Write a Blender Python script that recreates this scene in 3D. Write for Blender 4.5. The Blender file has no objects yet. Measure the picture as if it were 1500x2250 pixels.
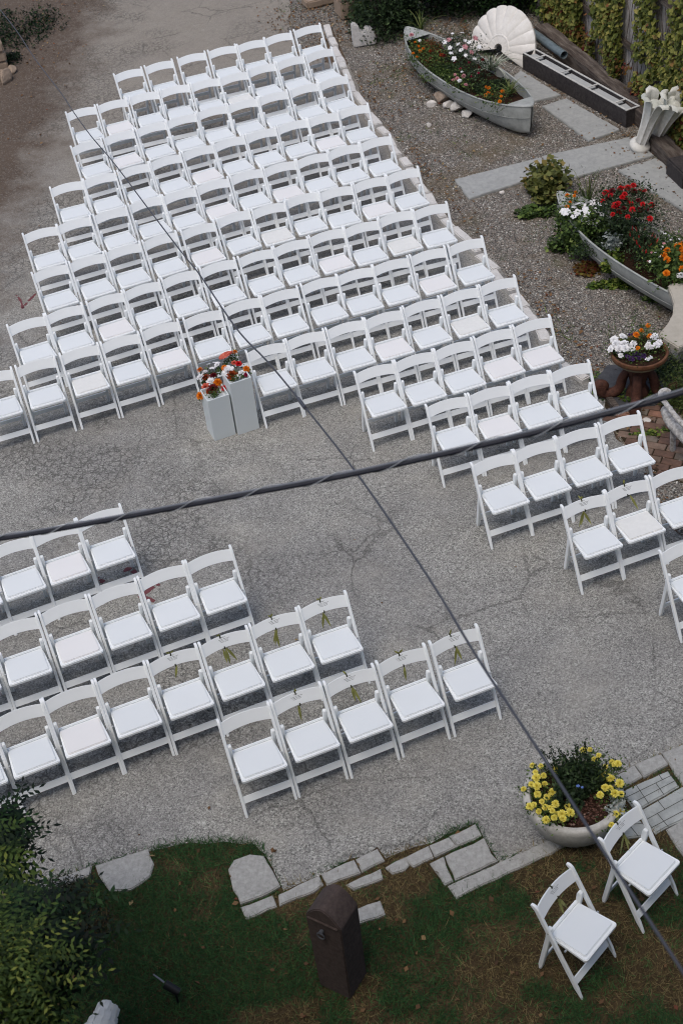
import bpy, bmesh, math, random
import numpy as np
from mathutils import Vector, Matrix
R = math.radians
PI = math.pi
random.seed(7)
rng = np.random.default_rng(11)
S = bpy.context.scene
COL = S.collection

# ---------------------------------------------------------------- camera
F, CH_, PITCH, ROLL = 3209.95, 9.3807, R(39.9642), R(-7.0638)
_f = Vector((0, math.cos(PITCH), -math.sin(PITCH)))
_r0 = Vector((1, 0, 0)); _u0 = _r0.cross(_f)
_r = math.cos(ROLL) * _r0 + math.sin(ROLL) * _u0
_u = -math.sin(ROLL) * _r0 + math.cos(ROLL) * _u0
cd = bpy.data.cameras.new('camera'); cam = bpy.data.objects.new('camera', cd); COL.objects.link(cam)
M = Matrix((_r, _u, -_f)).transposed().to_4x4(); M.translation = Vector((0, 0, CH_)); cam.matrix_world = M
cd.sensor_fit = 'HORIZONTAL'; cd.sensor_width = 36.0; cd.lens = F / 1500 * 36
cd.clip_start = 0.1; cd.clip_end = 500
cd.dof.use_dof = True; cd.dof.focus_distance = 13.5; cd.dof.aperture_fstop = 4.5
S.camera = cam

# ---------------------------------------------------------------- light (overcast)
w = bpy.data.worlds.new('World'); S.world = w; w.use_nodes = True
nt = w.node_tree; nt.nodes.clear()
sky = nt.nodes.new('ShaderNodeTexSky'); sky.sky_type = 'NISHITA'; sky.sun_disc = False
SUN_EL, SUN_AZ = R(66), R(212)
sky.sun_elevation = SUN_EL; sky.sun_rotation = SUN_AZ
sky.dust_density = 4.0; sky.air_density = 1.0; sky.ozone_density = 1.0
bg = nt.nodes.new('ShaderNodeBackground'); bg.inputs[1].default_value = 0.15
wo = nt.nodes.new('ShaderNodeOutputWorld')
nt.links.new(sky.outputs[0], bg.inputs[0]); nt.links.new(bg.outputs[0], wo.inputs[0])
sl = bpy.data.lights.new('sun', 'SUN'); sl.energy = .85; sl.angle = R(28); sl.color = (1, .985, .94)
so = bpy.data.objects.new('sun', sl); COL.objects.link(so)
sd = Vector((math.sin(SUN_AZ) * math.cos(SUN_EL), math.cos(SUN_AZ) * math.cos(SUN_EL), math.sin(SUN_EL)))
so.rotation_euler = sd.to_track_quat('Z', 'Y').to_euler()
S.view_settings.view_transform = 'Standard'; S.view_settings.look = 'None'
S.cycles.filter_width = 1.05
S.view_settings.exposure = 0.0; S.view_settings.gamma = 1.0

def ray(u, v):
    return _r * ((u - 750) / F) - _u * ((v - 1125) / F) + _f
def G(u, v, z=0.0):
    d = ray(u, v); return Vector((0, 0, CH_)) + d * ((z - CH_) / d.z)
def P(u, v, dep):
    return Vector((0, 0, CH_)) + ray(u, v) * dep

# ---------------------------------------------------------------- helpers
def tag(o, label=None, cat=None, group=None, kind=None):
    if label: o['label'] = label
    if cat: o['category'] = cat
    if group: o['group'] = group
    if kind: o['kind'] = kind
    return o
def empty(name, loc, rz=0, label=None, cat=None, group=None):
    o = bpy.data.objects.new(name, None); COL.objects.link(o); o.empty_display_size = .2
    o.location = loc; o.rotation_euler = (0, 0, rz); return tag(o, label, cat, group)
def link(name, me, mat, parent=None, loc=None, rz=0, smooth=False):
    o = bpy.data.objects.new(name, me); COL.objects.link(o)
    if mat and not me.materials:
        for m in (mat if isinstance(mat, (list, tuple)) else [mat]): me.materials.append(m)
    if parent: o.parent = parent
    if loc is not None: o.location = loc
    if rz: o.rotation_euler = (0, 0, rz)
    if smooth: me.polygons.foreach_set('use_smooth', [True] * len(me.polygons))
    return o
def bm_mesh(bm, name='m', smooth=False, recalc=True):
    if recalc: bmesh.ops.recalc_face_normals(bm, faces=bm.faces)
    me = bpy.data.meshes.new(name); bm.to_mesh(me); bm.free()
    if smooth: me.polygons.foreach_set('use_smooth', [True] * len(me.polygons))
    return me
def auto_smooth(me, ang=35):
    me.polygons.foreach_set('use_smooth', [True] * len(me.polygons))
    try: me.set_sharp_from_angle(angle=R(ang))
    except Exception: pass
    return me
def box(bm, c, s, rot=None, bev=0.0, seg=2):
    t = bmesh.new(); bmesh.ops.create_cube(t, size=1)
    for v in t.verts: v.co = Vector((v.co.x * s[0], v.co.y * s[1], v.co.z * s[2]))
    if bev: bmesh.ops.bevel(t, geom=list(t.edges), offset=bev, segments=seg, affect='EDGES')
    m = Matrix.Translation(Vector(c)) @ (rot.to_4x4() if rot else Matrix.Identity(4))
    t.transform(m); merge(bm, t); return bm
def merge(bm, t):
    me = bpy.data.meshes.new('t'); t.to_mesh(me); t.free(); bm.from_mesh(me); bpy.data.meshes.remove(me)
def prism_yz(bm, pts, x0, x1, bev=.003):
    t = bmesh.new()
    a = [t.verts.new((x0, p[0], p[1])) for p in pts]; b = [t.verts.new((x1, p[0], p[1])) for p in pts]
    t.faces.new(a); t.faces.new(b[::-1])
    n = len(pts)
    for i in range(n): t.faces.new((a[i], b[i], b[(i + 1) % n], a[(i + 1) % n]))
    bmesh.ops.recalc_face_normals(t, faces=t.faces)
    if bev:
        es = [e for e in t.edges if abs(e.verts[0].co.x - e.verts[1].co.x) < 1e-6]
        bmesh.ops.bevel(t, geom=es, offset=bev, segments=1, affect='EDGES', clamp_overlap=True)
    merge(bm, t)
def prism_xy(pts, z0, z1, bev=.01, seg=2, jitter=0, bow=0):
    t = bmesh.new()
    P_ = [Vector((p[0], p[1], 0)) for p in pts]
    if jitter:
        Q = []
        for i in range(len(P_)):
            a, b = P_[i], P_[(i + 1) % len(P_)]; k = max(1, int((b - a).length / .07))
            for j in range(k):
                q = a.lerp(b, j / k)
                if j or True: q = q + Vector((random.gauss(0, jitter), random.gauss(0, jitter), 0))
                Q.append(q)
        P_ = Q
    a = [t.verts.new((p.x, p.y, z0)) for p in P_]; b = [t.verts.new((p.x, p.y, z1)) for p in P_]
    n = len(P_)
    t.faces.new(a[::-1]); top = t.faces.new(b)
    for i in range(n): t.faces.new((a[i], a[(i + 1) % n], b[(i + 1) % n], b[i]))
    bmesh.ops.recalc_face_normals(t, faces=t.faces)
    if bev:
        bmesh.ops.bevel(t, geom=[e for e in t.edges if e.verts[0].co.z > z1 - 1e-5 and e.verts[1].co.z > z1 - 1e-5], offset=bev, segments=seg, affect='EDGES', clamp_overlap=True)
    return t
def tube(bm, pts, rad, n=8, cap=True):
    pts = [Vector(p) for p in pts]
    if not isinstance(rad, (list, tuple)): rad = [rad] * len(pts)
    rings = []; up = Vector((0, 0, 1))
    t0 = (pts[1] - pts[0]).normalized()
    nrm = t0.cross(up) if abs(t0.dot(up)) < .95 else t0.cross(Vector((1, 0, 0)))
    nrm.normalize()
    for i, p in enumerate(pts):
        a = pts[max(0, i - 1)]; b = pts[min(len(pts) - 1, i + 1)]
        t = (b - a).normalized(); nrm = (nrm - t * nrm.dot(t)).normalized(); bi = t.cross(nrm)
        rings.append([bm.verts.new(p + (nrm * math.cos(2 * PI * k / n) + bi * math.sin(2 * PI * k / n)) * rad[i]) for k in range(n)])
    for i in range(len(pts) - 1):
        for k in range(n):
            bm.faces.new((rings[i][k], rings[i][(k + 1) % n], rings[i + 1][(k + 1) % n], rings[i + 1][k]))
    if cap: bm.faces.new(rings[0][::-1]); bm.faces.new(rings[-1])
def lathe(bm, prof, n=32, c=(0, 0, 0), wob=0):
    rings = []
    for (r, z) in prof:
        rings.append([bm.verts.new((c[0] + r * math.cos(2 * PI * k / n) * (1 + wob * math.sin(k * 1.7)), c[1] + r * math.sin(2 * PI * k / n), c[2] + z)) for k in range(n)])
    for i in range(len(prof) - 1):
        for k in range(n):
            bm.faces.new((rings[i][k], rings[i][(k + 1) % n], rings[i + 1][(k + 1) % n], rings[i + 1][k]))
    return rings
def spline(pts, k=8):
    pts = [Vector(p) for p in pts]; out = []
    n = len(pts)
    for i in range(n - 1):
        p0, p1, p2, p3 = pts[max(0, i - 1)], pts[i], pts[i + 1], pts[min(n - 1, i + 2)]
        for j in range(k):
            t = j / k
            out.append(.5 * ((2 * p1) + (p2 - p0) * t + (2 * p0 - 5 * p1 + 4 * p2 - p3) * t * t + (3 * p1 - p0 - 3 * p2 + p3) * t ** 3))
    out.append(pts[-1]); return out
def np_mesh(name, V, faces_per, rnd=None):
    """V (n,k,3): n faces of k verts."""
    n, k, _ = V.shape
    me = bpy.data.meshes.new(name)
    me.vertices.add(n * k); me.vertices.foreach_set('co', V.reshape(-1).astype(np.float32))
    me.loops.add(n * k); me.loops.foreach_set('vertex_index', np.arange(n * k, dtype=np.int32))
    me.polygons.add(n); me.polygons.foreach_set('loop_start', np.arange(0, n * k, k, dtype=np.int32))
    try: me.polygons.foreach_set('loop_total', np.full(n, k, dtype=np.int32))
    except Exception: pass
    me.update(calc_edges=True)
    if rnd is not None:
        at = me.attributes.new('rnd', 'FLOAT', 'POINT'); at.data.foreach_set('value', np.repeat(rnd, k).astype(np.float32))
    me.validate(); return me
def leaves(C, size, tilt=.6, up=None, aspect=.55, rnd=None, droop=0):
    """leaf quads at centres C (n,3); folded diamonds."""
    n = len(C)
    if up is None: up = np.tile([0, 0, 1.], (n, 1))
    nr = up + rng.normal(0, tilt, (n, 3)); nr /= np.linalg.norm(nr, axis=1)[:, None]
    a = rng.normal(0, 1, (n, 3)); a -= nr * (a * nr).sum(1)[:, None]; a /= np.linalg.norm(a, axis=1)[:, None]
    b = np.cross(nr, a)
    s = (size * rng.uniform(.6, 1.35, n))[:, None]
    base = C - a * s * .5; tip = C + a * s * .5 - np.array([0, 0, 1]) * s * droop
    l = C + b * s * aspect * .5 + nr * s * .08; r = C - b * s * aspect * .5 + nr * s * .08
    V = np.stack([base, r, tip, l], 1)
    return V, (rng.uniform(0, 1, n) if rnd is None else rnd)
def leaf_obj(name, C, size, mat, parent=None, **k):
    V, r = leaves(C, size, **k); return link(name, np_mesh(name, V, 4, r), mat, parent)
def blob_pts(n, c, rad, shell=.5, flat=0, lumps=7, lr=.45, seed=None):
    """points through an uneven crown made of lumps"""
    g = np.random.default_rng(seed if seed is not None else rng.integers(1e9))
    c = np.array(c, float); rad = np.array(rad, float)
    L = g.normal(0, 1, (lumps, 3)); L /= np.linalg.norm(L, axis=1)[:, None]; L *= g.uniform(.35, .75, (lumps, 1))
    if flat: L[:, 2] = np.abs(L[:, 2])
    L[0] = 0
    w_ = g.uniform(.6, 1.2, lumps) * lr * 1.3; w_[0] = .7
    idx = g.integers(0, lumps, n)
    d = g.normal(0, 1, (n, 3)); d /= np.linalg.norm(d, axis=1)[:, None]
    rr = g.uniform(shell, 1, n) ** .7
    p = L[idx] + d * (rr * w_[idx])[:, None]
    if flat: p[:, 2] = np.abs(p[:, 2])
    return c + p * rad

# ---------------------------------------------------------------- materials
def lin(h):
    h = h.lstrip('#'); o = []
    for i in (0, 2, 4):
        c = int(h[i:i + 2], 16) / 255; o.append(c / 12.92 if c <= .04045 else ((c + .055) / 1.055) ** 2.4)
    return (*o, 1)
class N:
    def __init__(s, name, rough=.8, spec=.3):
        s.m = bpy.data.materials.new(name); s.m.use_nodes = True; s.t = s.m.node_tree
        s.b = s.t.nodes['Principled BSDF']; s.b.inputs['Roughness'].default_value = rough
        s.b.inputs['Specular IOR Level'].default_value = spec
        s.co = s.t.nodes.new('ShaderNodeTexCoord')
        s.geo = s.t.nodes.new('ShaderNodeNewGeometry')
    def L(s, a, b): s.t.links.new(a, b)
    def pos(s, obj=False, scale=None):
        o = s.co.outputs['Object'] if obj else s.geo.outputs['Position']
        if scale is None: return o
        m = s.t.nodes.new('ShaderNodeVectorMath'); m.operation = 'MULTIPLY'; s.L(o, m.inputs[0]); m.inputs[1].default_value = scale; return m.outputs[0]
    def noise(s, sc, det=4, rough=.55, vec=None, dist=0, out=0):
        n = s.t.nodes.new('ShaderNodeTexNoise'); n.inputs['Scale'].default_value = sc; n.inputs['Detail'].default_value = det
        n.inputs['Roughness'].default_value = rough; n.inputs['Distortion'].default_value = dist
        s.L(vec if vec is not None else s.pos(), n.inputs['Vector']); return n.outputs[out]
    def vor(s, sc, feat='F1', out='Color', vec=None, rnd=1):
        n = s.t.nodes.new('ShaderNodeTexVoronoi'); n.feature = feat; n.inputs['Scale'].default_value = sc; n.inputs['Randomness'].default_value = rnd
        s.L(vec if vec is not None else s.pos(), n.inputs['Vector']); return n.outputs[out]
    def ramp(s, inp, stops, interp='LINEAR'):
        n = s.t.nodes.new('ShaderNodeValToRGB'); n.color_ramp.interpolation = interp
        e = n.color_ramp.elements
        while len(e) < len(stops): e.new(.5)
        for i, (p_, c_) in enumerate(stops):
            e[i].position = p_; e[i].color = lin(c_) if isinstance(c_, str) else ((c_, c_, c_, 1) if not isinstance(c_, tuple) else c_)
        s.L(inp, n.inputs[0]); return n.outputs[0]
    def mix(s, f, a, b, mode='MIX'):
        n = s.t.nodes.new('ShaderNodeMix'); n.data_type = 'RGBA'; n.blend_type = mode; n.clamp_factor = True
        for v, i in ((f, 0), (a, 6), (b, 7)):
            if isinstance(v, str): n.inputs[i].default_value = lin(v)
            elif isinstance(v, (int, float)): n.inputs[i].default_value = v if i == 0 else (v, v, v, 1)
            elif isinstance(v, tuple): n.inputs[i].default_value = v
            else: s.L(v, n.inputs[i])
        return n.outputs[2]
    def math(s, op, a, b=None, clamp=False):
        n = s.t.nodes.new('ShaderNodeMath'); n.operation = op; n.use_clamp = clamp
        for v, i in ((a, 0), (b, 1)):
            if v is None: continue
            if isinstance(v, (int, float)): n.inputs[i].default_value = v
            else: s.L(v, n.inputs[i])
        return n.outputs[0]
    def attr(s, name='rnd'):
        n = s.t.nodes.new('ShaderNodeAttribute'); n.attribute_name = name; return n.outputs['Fac']
    def objrnd(s):
        n = s.t.nodes.new('ShaderNodeObjectInfo'); return n.outputs['Random']
    def sep(s, c, i=0):
        n = s.t.nodes.new('ShaderNodeSeparateColor'); s.L(c, n.inputs[0]); return n.outputs[i]
    def bump(s, h, st=.5, d=.01):
        n = s.t.nodes.new('ShaderNodeBump'); n.inputs['Strength'].default_value = st; n.inputs['Distance'].default_value = d
        s.L(h, n.inputs['Height']); s.L(n.outputs[0], s.b.inputs['Normal'])
    def col(s, c):
        if isinstance(c, str): s.b.inputs['Base Color'].default_value = lin(c)
        else: s.L(c, s.b.inputs['Base Color'])
        return s.m
def speck(name, base, dark, light, sc=60, rough=.85, bump=.3, bd=.004, big=2.0, amt=.5, vecobj=False, stain=None):
    n = N(name, rough); v = n.pos(vecobj)
    f = n.noise(sc, 5, .7, v); g = n.noise(big, 4, .6, v)
    c = n.mix(n.ramp(f, [(.3, 0), (.7, 1)]), dark, light)
    c = n.mix(amt, base, c)
    c = n.mix(n.ramp(g, [(.35, 0), (.7, .24)]), c, dark)
    if stain: c = n.mix(n.ramp(n.noise(big * 2.3, 5, .6, v), [(.55, 0), (.68, .6)]), c, stain)
    n.bump(f, bump, bd); return n.col(c)
def leafmat(name, stops, rough=.55, tr=.25):
    n = N(name, rough, .25); c = n.ramp(n.attr(), stops)
    n.col(c)
    t = n.t.nodes.new('ShaderNodeBsdfTranslucent'); n.L(c, t.inputs[0])
    mx = n.t.nodes.new('ShaderNodeMixShader'); mx.inputs[0].default_value = tr
    n.L(n.b.outputs[0], mx.inputs[1]); n.L(t.outputs[0], mx.inputs[2])
    n.L(mx.outputs[0], n.t.nodes['Material Output'].inputs[0]); return n.m
# driveway
def driveway_mat():
    n = N('asphalt', .92, .2)
    v = n.pos()
    s1 = n.sep(n.vor(72, vec=v)); s2 = n.sep(n.vor(105, vec=v), 1)
    st = n.ramp(s1, [(0, '#636260'), (.2, '#868482'), (.5, '#a6a4a0'), (.8, '#bbb9b5'), (1, '#dad8d4')])
    st2 = n.ramp(s2, [(0, '#4e4c4b'), (.4, '#9d9a97'), (.8, '#bdbab5'), (1, '#e6e4df')])
    c = n.mix(.45, st, st2)
    pit = n.ramp(n.noise(70, 3, .7, v), [(.36, 1), (.47, 0)])
    c = n.mix(n.math('MULTIPLY', pit, .62), c, '#33312f')
    big = n.noise(.55, 4, .6, v); mid = n.noise(2.6, 5, .65, v)
    c = n.mix(n.ramp(big, [(.38, .32), (.6, 0)]), c, '#7c7a7e')
    c = n.mix(n.ramp(mid, [(.4, .2), (.62, 0)]), c, '#6e6b69')
    c = n.mix(n.ramp(n.noise(1.3, 4, .6, n.pos(scale=(1, 1.3, 1))), [(.5, 0), (.72, .3)]), c, '#bdb7ad')
    # brownish dust towards the far end, real dirt carried onto the surface
    y = n.t.nodes.new('ShaderNodeSeparateXYZ'); n.L(v, y.inputs[0])
    yn = n.math('ADD', y.outputs[1], n.math('MULTIPLY', n.math('SUBTRACT', n.noise(.8, 4, .6, v), .5), 6))
    dust = n.ramp(n.math('DIVIDE', n.math('SUBTRACT', yn, 14), 10, True), [(0, 0), (.7, .62), (1, .75)])
    c = n.mix(dust, c, n.mix(n.noise(9, 4, .7, v), '#857b72', '#a89e93'))
    # alligator cracking
    wv = n.t.nodes.new('ShaderNodeVectorMath'); wv.operation = 'ADD'; n.L(v, wv.inputs[0])
    sc = n.t.nodes.new('ShaderNodeVectorMath'); sc.operation = 'SCALE'; n.L(n.noise(6, 4, .7, v, out=1), sc.inputs[0]); sc.inputs['Scale'].default_value = .16
    n.L(sc.outputs[0], wv.inputs[1])
    e = n.vor(13, 'DISTANCE_TO_EDGE', 'Distance', wv.outputs[0])
    e2 = n.vor(1.1, 'DISTANCE_TO_EDGE', 'Distance', wv.outputs[0])
    m1 = n.ramp(n.noise(.45, 3, .6, n.pos(scale=(1, 1, 1))), [(.47, 0), (.56, 1)])
    # cracking is strongest along the left of the drive
    xl = n.math('MULTIPLY', n.math('ADD', y.outputs[0], -.2), -.5, True)
    m1 = n.math('MULTIPLY', m1, n.math('ADD', xl, .25, True))
    k1 = n.math('MULTIPLY', n.ramp(e, [(0, .8), (.04, .5), (.1, 0)]), m1)
    k2 = n.ramp(e2, [(0, .7), (.006, .45), (.014, 0)])
    k2 = n.math('MULTIPLY', k2, n.ramp(n.noise(.9, 2, .5, v), [(.45, 0), (.58, 1)]))
    k = n.math('MAXIMUM', k1, k2)
    c = n.mix(n.math('MULTIPLY', k, .8), c, '#3a3837')
    # dirt along the left edge
    a, b = G(0, 560), G(235, 0); d = (b - a).normalized(); nn = Vector((-d.y, d.x, 0))
    dot = n.t.nodes.new('ShaderNodeVectorMath'); dot.operation = 'DOT_PRODUCT'; n.L(v, dot.inputs[0]); dot.inputs[1].default_value = nn
    dd = n.math('SUBTRACT', dot.outputs['Value'], nn.dot(a))
    dd = n.math('ADD', dd, n.math('MULTIPLY', n.math('SUBTRACT', n.noise(1.4, 5, .65, v), .5), 2.2))
    dm = n.ramp(n.math('ADD', n.math('MULTIPLY', dd, .8), .5, True), [(.15, 0), (.8, 1)])
    dirt = n.mix(n.noise(14, 5, .7, v), '#4b3d34', '#786a5f')
    dirt = n.mix(n.ramp(n.sep(n.vor(60, vec=v)), [(.78, 0), (.95, .6)]), dirt, '#8c8580')
    c = n.mix(dm, c, dirt)
    h = n.math('SUBTRACT', n.math('ADD', n.math('MULTIPLY', s1, .6), n.noise(60, 3, .6, v)), n.math('MULTIPLY', k, 2.0))
    c = n.mix(1.0, c, (.83, .845, .82, 1), 'MULTIPLY'); n.bump(h, .6, .006); return n.col(c)
def gravel_mat():
    n = N('gravel', .9, .2); v = n.pos()
    a = n.sep(n.vor(52, vec=v)); b = n.vor(52, 'F1', 'Distance', v); a2 = n.sep(n.vor(28, vec=v), 1)
    c = n.ramp(a, [(0, '#575250'), (.2, '#7a7573'), (.42, '#9a9089'), (.62, '#a49b96'), (.8, '#917f74'), (.9, '#bab1a9'), (.97, '#dcd7d0'), (1, '#f2efea')])
    c = n.mix(.35, c, n.ramp(a2, [(0, '#67605d'), (.5, '#948a82'), (.85, '#a3958b'), (1, '#d8d2ca')]))
    c = n.mix(n.ramp(b, [(.35, 0), (.75, .8)]), c, '#2d2825')
    pat = n.noise(1.1, 5, .65, v)
    c = n.mix(n.ramp(pat, [(.5, 0), (.66, .65)]), c, n.mix(n.noise(20, 4, .7, v), '#52473a', '#857257'))
    c = n.mix(n.ramp(n.noise(1.7, 5, .7, n.pos(scale=(1.3, 1, 1))), [(.58, 0), (.7, .5)]), c, n.mix(n.noise(40, 4, .7, v), '#2f3a1f', '#59603a'))
    c = n.mix(1.0, c, (.82, .87, .85, 1), 'MULTIPLY'); n.bump(n.math('SUBTRACT', 1, b), .8, .012); return n.col(c)
def soil_mat(name, d, l, sc=30):
    n = N(name, .95, .1); v = n.pos(); f = n.noise(sc, 6, .75, v)
    c = n.mix(n.ramp(f, [(.3, 0), (.7, 1)]), d, l)
    c = n.mix(n.ramp(n.noise(2.2, 5, .6, v), [(.4, 0), (.7, .5)]), c, d)
    n.bump(f, .9, .02); return n.col(c)
MAT = {}
MAT['asphalt'] = driveway_mat(); MAT['gravel'] = gravel_mat()
MAT['dirt'] = soil_mat('dirt', '#453930', '#81705f'); MAT['lawn'] = soil_mat('lawn_soil', '#2a241a', '#6b5a42', 45)
MAT['soil'] = soil_mat('potting_soil', '#1a120d', '#4d372b', 70)
def white_plastic(name, c1, c2, rough=.38):
    n = N(name, rough, .4); f = n.noise(3.0, 4, .6); r_ = n.objrnd()
    c = n.mix(n.ramp(f, [(.4, 0), (.7, .5)]), c1, c2)
    c = n.mix(n.math('MULTIPLY', r_, .5), c, c2)
    n.bump(n.noise(180, 2, .5), .05, .002); return n.col(c)
MAT['chair'] = white_plastic('chair_white', '#eff3f4', '#e7ebec')
MAT['pad'] = white_plastic('pad_white', '#dfe4e6', '#d9dee0', .5)
MAT['padw'] = white_plastic('pad_warm_white', '#e5e5e5', '#e1e0df', .5)
MAT['padd'] = speck('pad_dull', '#e1e2df', '#d5d6d3', '#e6e7e4', 25, .5, .05, .002, 6, .5)
MAT['ink'] = N('ink').col('#55585a')
MAT['whitestone'] = speck('painted_stone', '#dcdad6', '#8d8780', '#f0efed', 22, .8, .5, .01, 5, .35, '#8f8877')
MAT['stone'] = speck('sawn_stone', '#a1a19d', '#7b7a76', '#b8b8b4', 30, .85, .5, .008, 4, .6, '#6b6a5c')
MAT['bluestone'] = speck('bluestone', '#9fa19f', '#828482', '#b5b6b3', 14, .8, .3, .006, 1.6, .5, '#8a7d62')
MAT['slate'] = speck('slate', '#424347', '#2b2c2f', '#5d5e61', 16, .7, .4, .006, 3, .6, '#4e5340')
MAT['concrete'] = speck('concrete', '#b9b7b0', '#8a877f', '#d2d0ca', 18, .85, .35, .006, 5, .5, '#6f6e66')
MAT['benchstone'] = speck('cast_bench', '#b3ada0', '#9a9488', '#c4beb2', 18, .8, .25, .005, 4, .4)
MAT['peel'] = speck('peeling_paint', '#c9c5be', '#4b453f', '#e3e1dd', 24, .75, .8, .008, 16, .75, '#3d3732')
MAT['shell'] = speck('shell_white', '#ebe8e2', '#b0aaa0', '#f4f2ee', 12, .75, .5, .01, 3, .35, '#9b9080')
MAT['lotus'] = speck('lotus_white', '#dddbd4', '#a9aaa3', '#ebe9e4', 14, .7, .4, .008, 4, .35, '#9a978c')
MAT['verdigris'] = speck('green_white', '#a3aca3', '#7b867c', '#c3c9c1', 12, .8, .4, .008, 5, .5)
MAT['galv'] = speck('aluminium_hull', '#a9aca9', '#7b7e79', '#c0c3bf', 7, .55, .2, .006, 1.7, .6, '#77786e'); 
pass
MAT['pipe'] = speck('pipe_grey', '#68757b', '#454f54', '#8d999d', 8, .45, .1, .004, 3, .5)
MAT['blackwood'] = speck('black_wood', '#363234', '#1f1c1e', '#57524f', 20, .75, .5, .008, 4, .55)
MAT['rust'] = speck('rusty_iron', '#4c2c23', '#281812', '#6d493a', 22, .75, .8, .012, 5, .55, '#8a7a58')
MAT['terra'] = speck('glazed_terracotta', '#64402c', '#3d2519', '#8c6547', 16, .5, .5, .006, 6, .5, '#a48f6b')
MAT['mossy'] = speck('mossy_pot', '#8b8168', '#595440', '#b5aa8f', 18, .8, .6, .008, 6, .6)
MAT['bollard'] = speck('brownstone', '#473c38', '#2c2422', '#5f534e', 30, .85, .6, .008, 3, .5)
MAT['cable'] = N('cable_black', .5, .4).col('#2a2c36'); MAT['cable2'] = N('cable_grey', .5, .4).col('#6a6f78')
MAT['wire'] = N('wire_dark', .5, .4).col('#4a4c54'); MAT['lash'] = N('lashing', .35, .5).col('#a3a8ad')
MAT['iron'] = N('black_metal', .5, .4).col('#131416')
MAT['tan'] = speck('tan_block', '#9c8a78', '#78685a', '#b3a18f', 14, .85, .4, .006, 4, .5)
MAT['rock'] = speck('garden_rock', '#a08d7c', '#6b5d50', '#c7bbae', 10, .85, .8, .02, 6, .6)
MAT['whiterock'] = speck('white_rock', '#d9d5cf', '#9d968c', '#efedea', 10, .85, .8, .02, 6, .4)
MAT['red'] = N('red_marking', .9).col('#6e4146')
def wood_mat(name, d, l, vec=(14, 14, 1.2), extra='#a9a8a4'):
    n = N(name, .85, .15); v = n.pos(True, vec)
    f = n.noise(2.2, 6, .75, v); c = n.ramp(f, [(.3, d), (.5, l), (.68, extra), (.75, d)])
    c = n.mix(n.ramp(n.noise(1.2, 4, .6), [(.35, .5), (.6, 0)]), c, d)
    n.bump(f, .8, .015); return n.col(c)
MAT['fence'] = wood_mat('weathered_boards', '#5b5551', '#b5b1ae', (14, 14, 1.2), '#cfccc9')
MAT['tie'] = wood_mat('railroad_tie', '#332c28', '#5f5650', (1.2, 9, 9), '#857d75')
def brick_mat():
    n = N('brick', .9, .15); c = n.ramp(n.attr(), [(0, '#735a4f'), (.25, '#857164'), (.5, '#786e64'), (.7, '#96705f'), (.85, '#80776c'), (1, '#a07763')], 'CONSTANT')
    c = n.mix(n.ramp(n.noise(9, 5, .7), [(.35, .6), (.65, 0)]), c, '#453c34'); n.bump(n.noise(60, 4, .6), .5, .008); return n.col(c)
MAT['brick'] = brick_mat()
def flowmat(name, c1, c2, tr=.2): return leafmat(name, [(0, c1), (1, c2)], .6, tr)
LM = {
 'green': leafmat('leaf_green', [(0, '#28381c'), (.5, '#415729'), (.85, '#5d7438'), (1, '#82924b')]),
 'dark': leafmat('leaf_dark', [(0, '#1a2617'), (.6, '#2c3d24'), (.9, '#425636'), (1, '#5a6d47')]),
 'deep': leafmat('leaf_deep', [(0, '#0a1509'), (.6, '#14260f'), (.92, '#1f3a16'), (1, '#355024')]),
 'ivy': leafmat('ivy', [(0, '#535f2c'), (.45, '#7d8440'), (.8, '#9c9c52'), (.93, '#b0a75e'), (1, '#8d5538')], .5, .4),
 'autumn': leafmat('autumn', [(0, '#4a3a1c'), (.3, '#6b5a25'), (.6, '#6c3a22'), (.85, '#5a211c'), (1, '#7a7434')]),
 'lime': leafmat('leaf_lime', [(0, '#1d2b10'), (.45, '#34481c'), (.8, '#506328'), (1, '#80873c')]),
 'hosta': leafmat('leaf_olive', [(0, '#39401f'), (.4, '#59602f'), (.8, '#7c7f45'), (1, '#8f7c4a')]),
 'grass': leafmat('lawn_grass', [(0, '#21391f'), (.45, '#34572f'), (.66, '#4a6b3b'), (.74, '#3b3425'), (.9, '#57492f'), (1, '#7d6f4b')], .7, .15),
 'blade': leafmat('blade_green', [(0, '#34431f'), (.6, '#55652f'), (1, '#8a8d58')]),
 'stripe': leafmat('blade_striped', [(0, '#6d7a62'), (.5, '#a5ab97'), (1, '#cfd1c2')]),
 'silver': leafmat('leaf_silver', [(0, '#7f8a85'), (1, '#c3c9c6')]),
 'litter': leafmat('leaf_litter', [(0, '#463424'), (.4, '#6d5138'), (.7, '#7f6546'), (.85, '#66392a'), (.95, '#94805a'), (1, '#a8997a')], .8, .1),
 'conifer': leafmat('conifer', [(0, '#2b3a1c'), (.6, '#4a5c2c'), (1, '#6c7740')]),
 'creeper': leafmat('leaf_creeper', [(0, '#2c3d17'), (.5, '#4c6325'), (.85, '#74843a'), (1, '#98a04b')]),
}
FM = {
 'white': flowmat('petal_white', '#ececee', '#fbfbfb'), 'yellow': flowmat('petal_yellow', '#d8c848', '#f5ec84'),
 'orange': flowmat('petal_orange', '#cf6a10', '#f09320'), 'red': flowmat('petal_red', '#a8141b', '#dc2a2c'),
 'pink': flowmat('petal_pink', '#b0717a', '#dba9ab'), 'coral': flowmat('petal_coral', '#b84a3a', '#e07a62'), 'purple': flowmat('petal_purple', '#3b2450', '#6b4a86'),
 'maroon': flowmat('petal_maroon', '#4d0f16', '#7d1a22'), 'rust': flowmat('petal_rust', '#7a2f14', '#a84a1e'), 'blue': flowmat('petal_blue', '#4a66a8', '#7a94cc'),
 'mag': flowmat('petal_magenta', '#7a1533', '#a8234c')}

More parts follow.
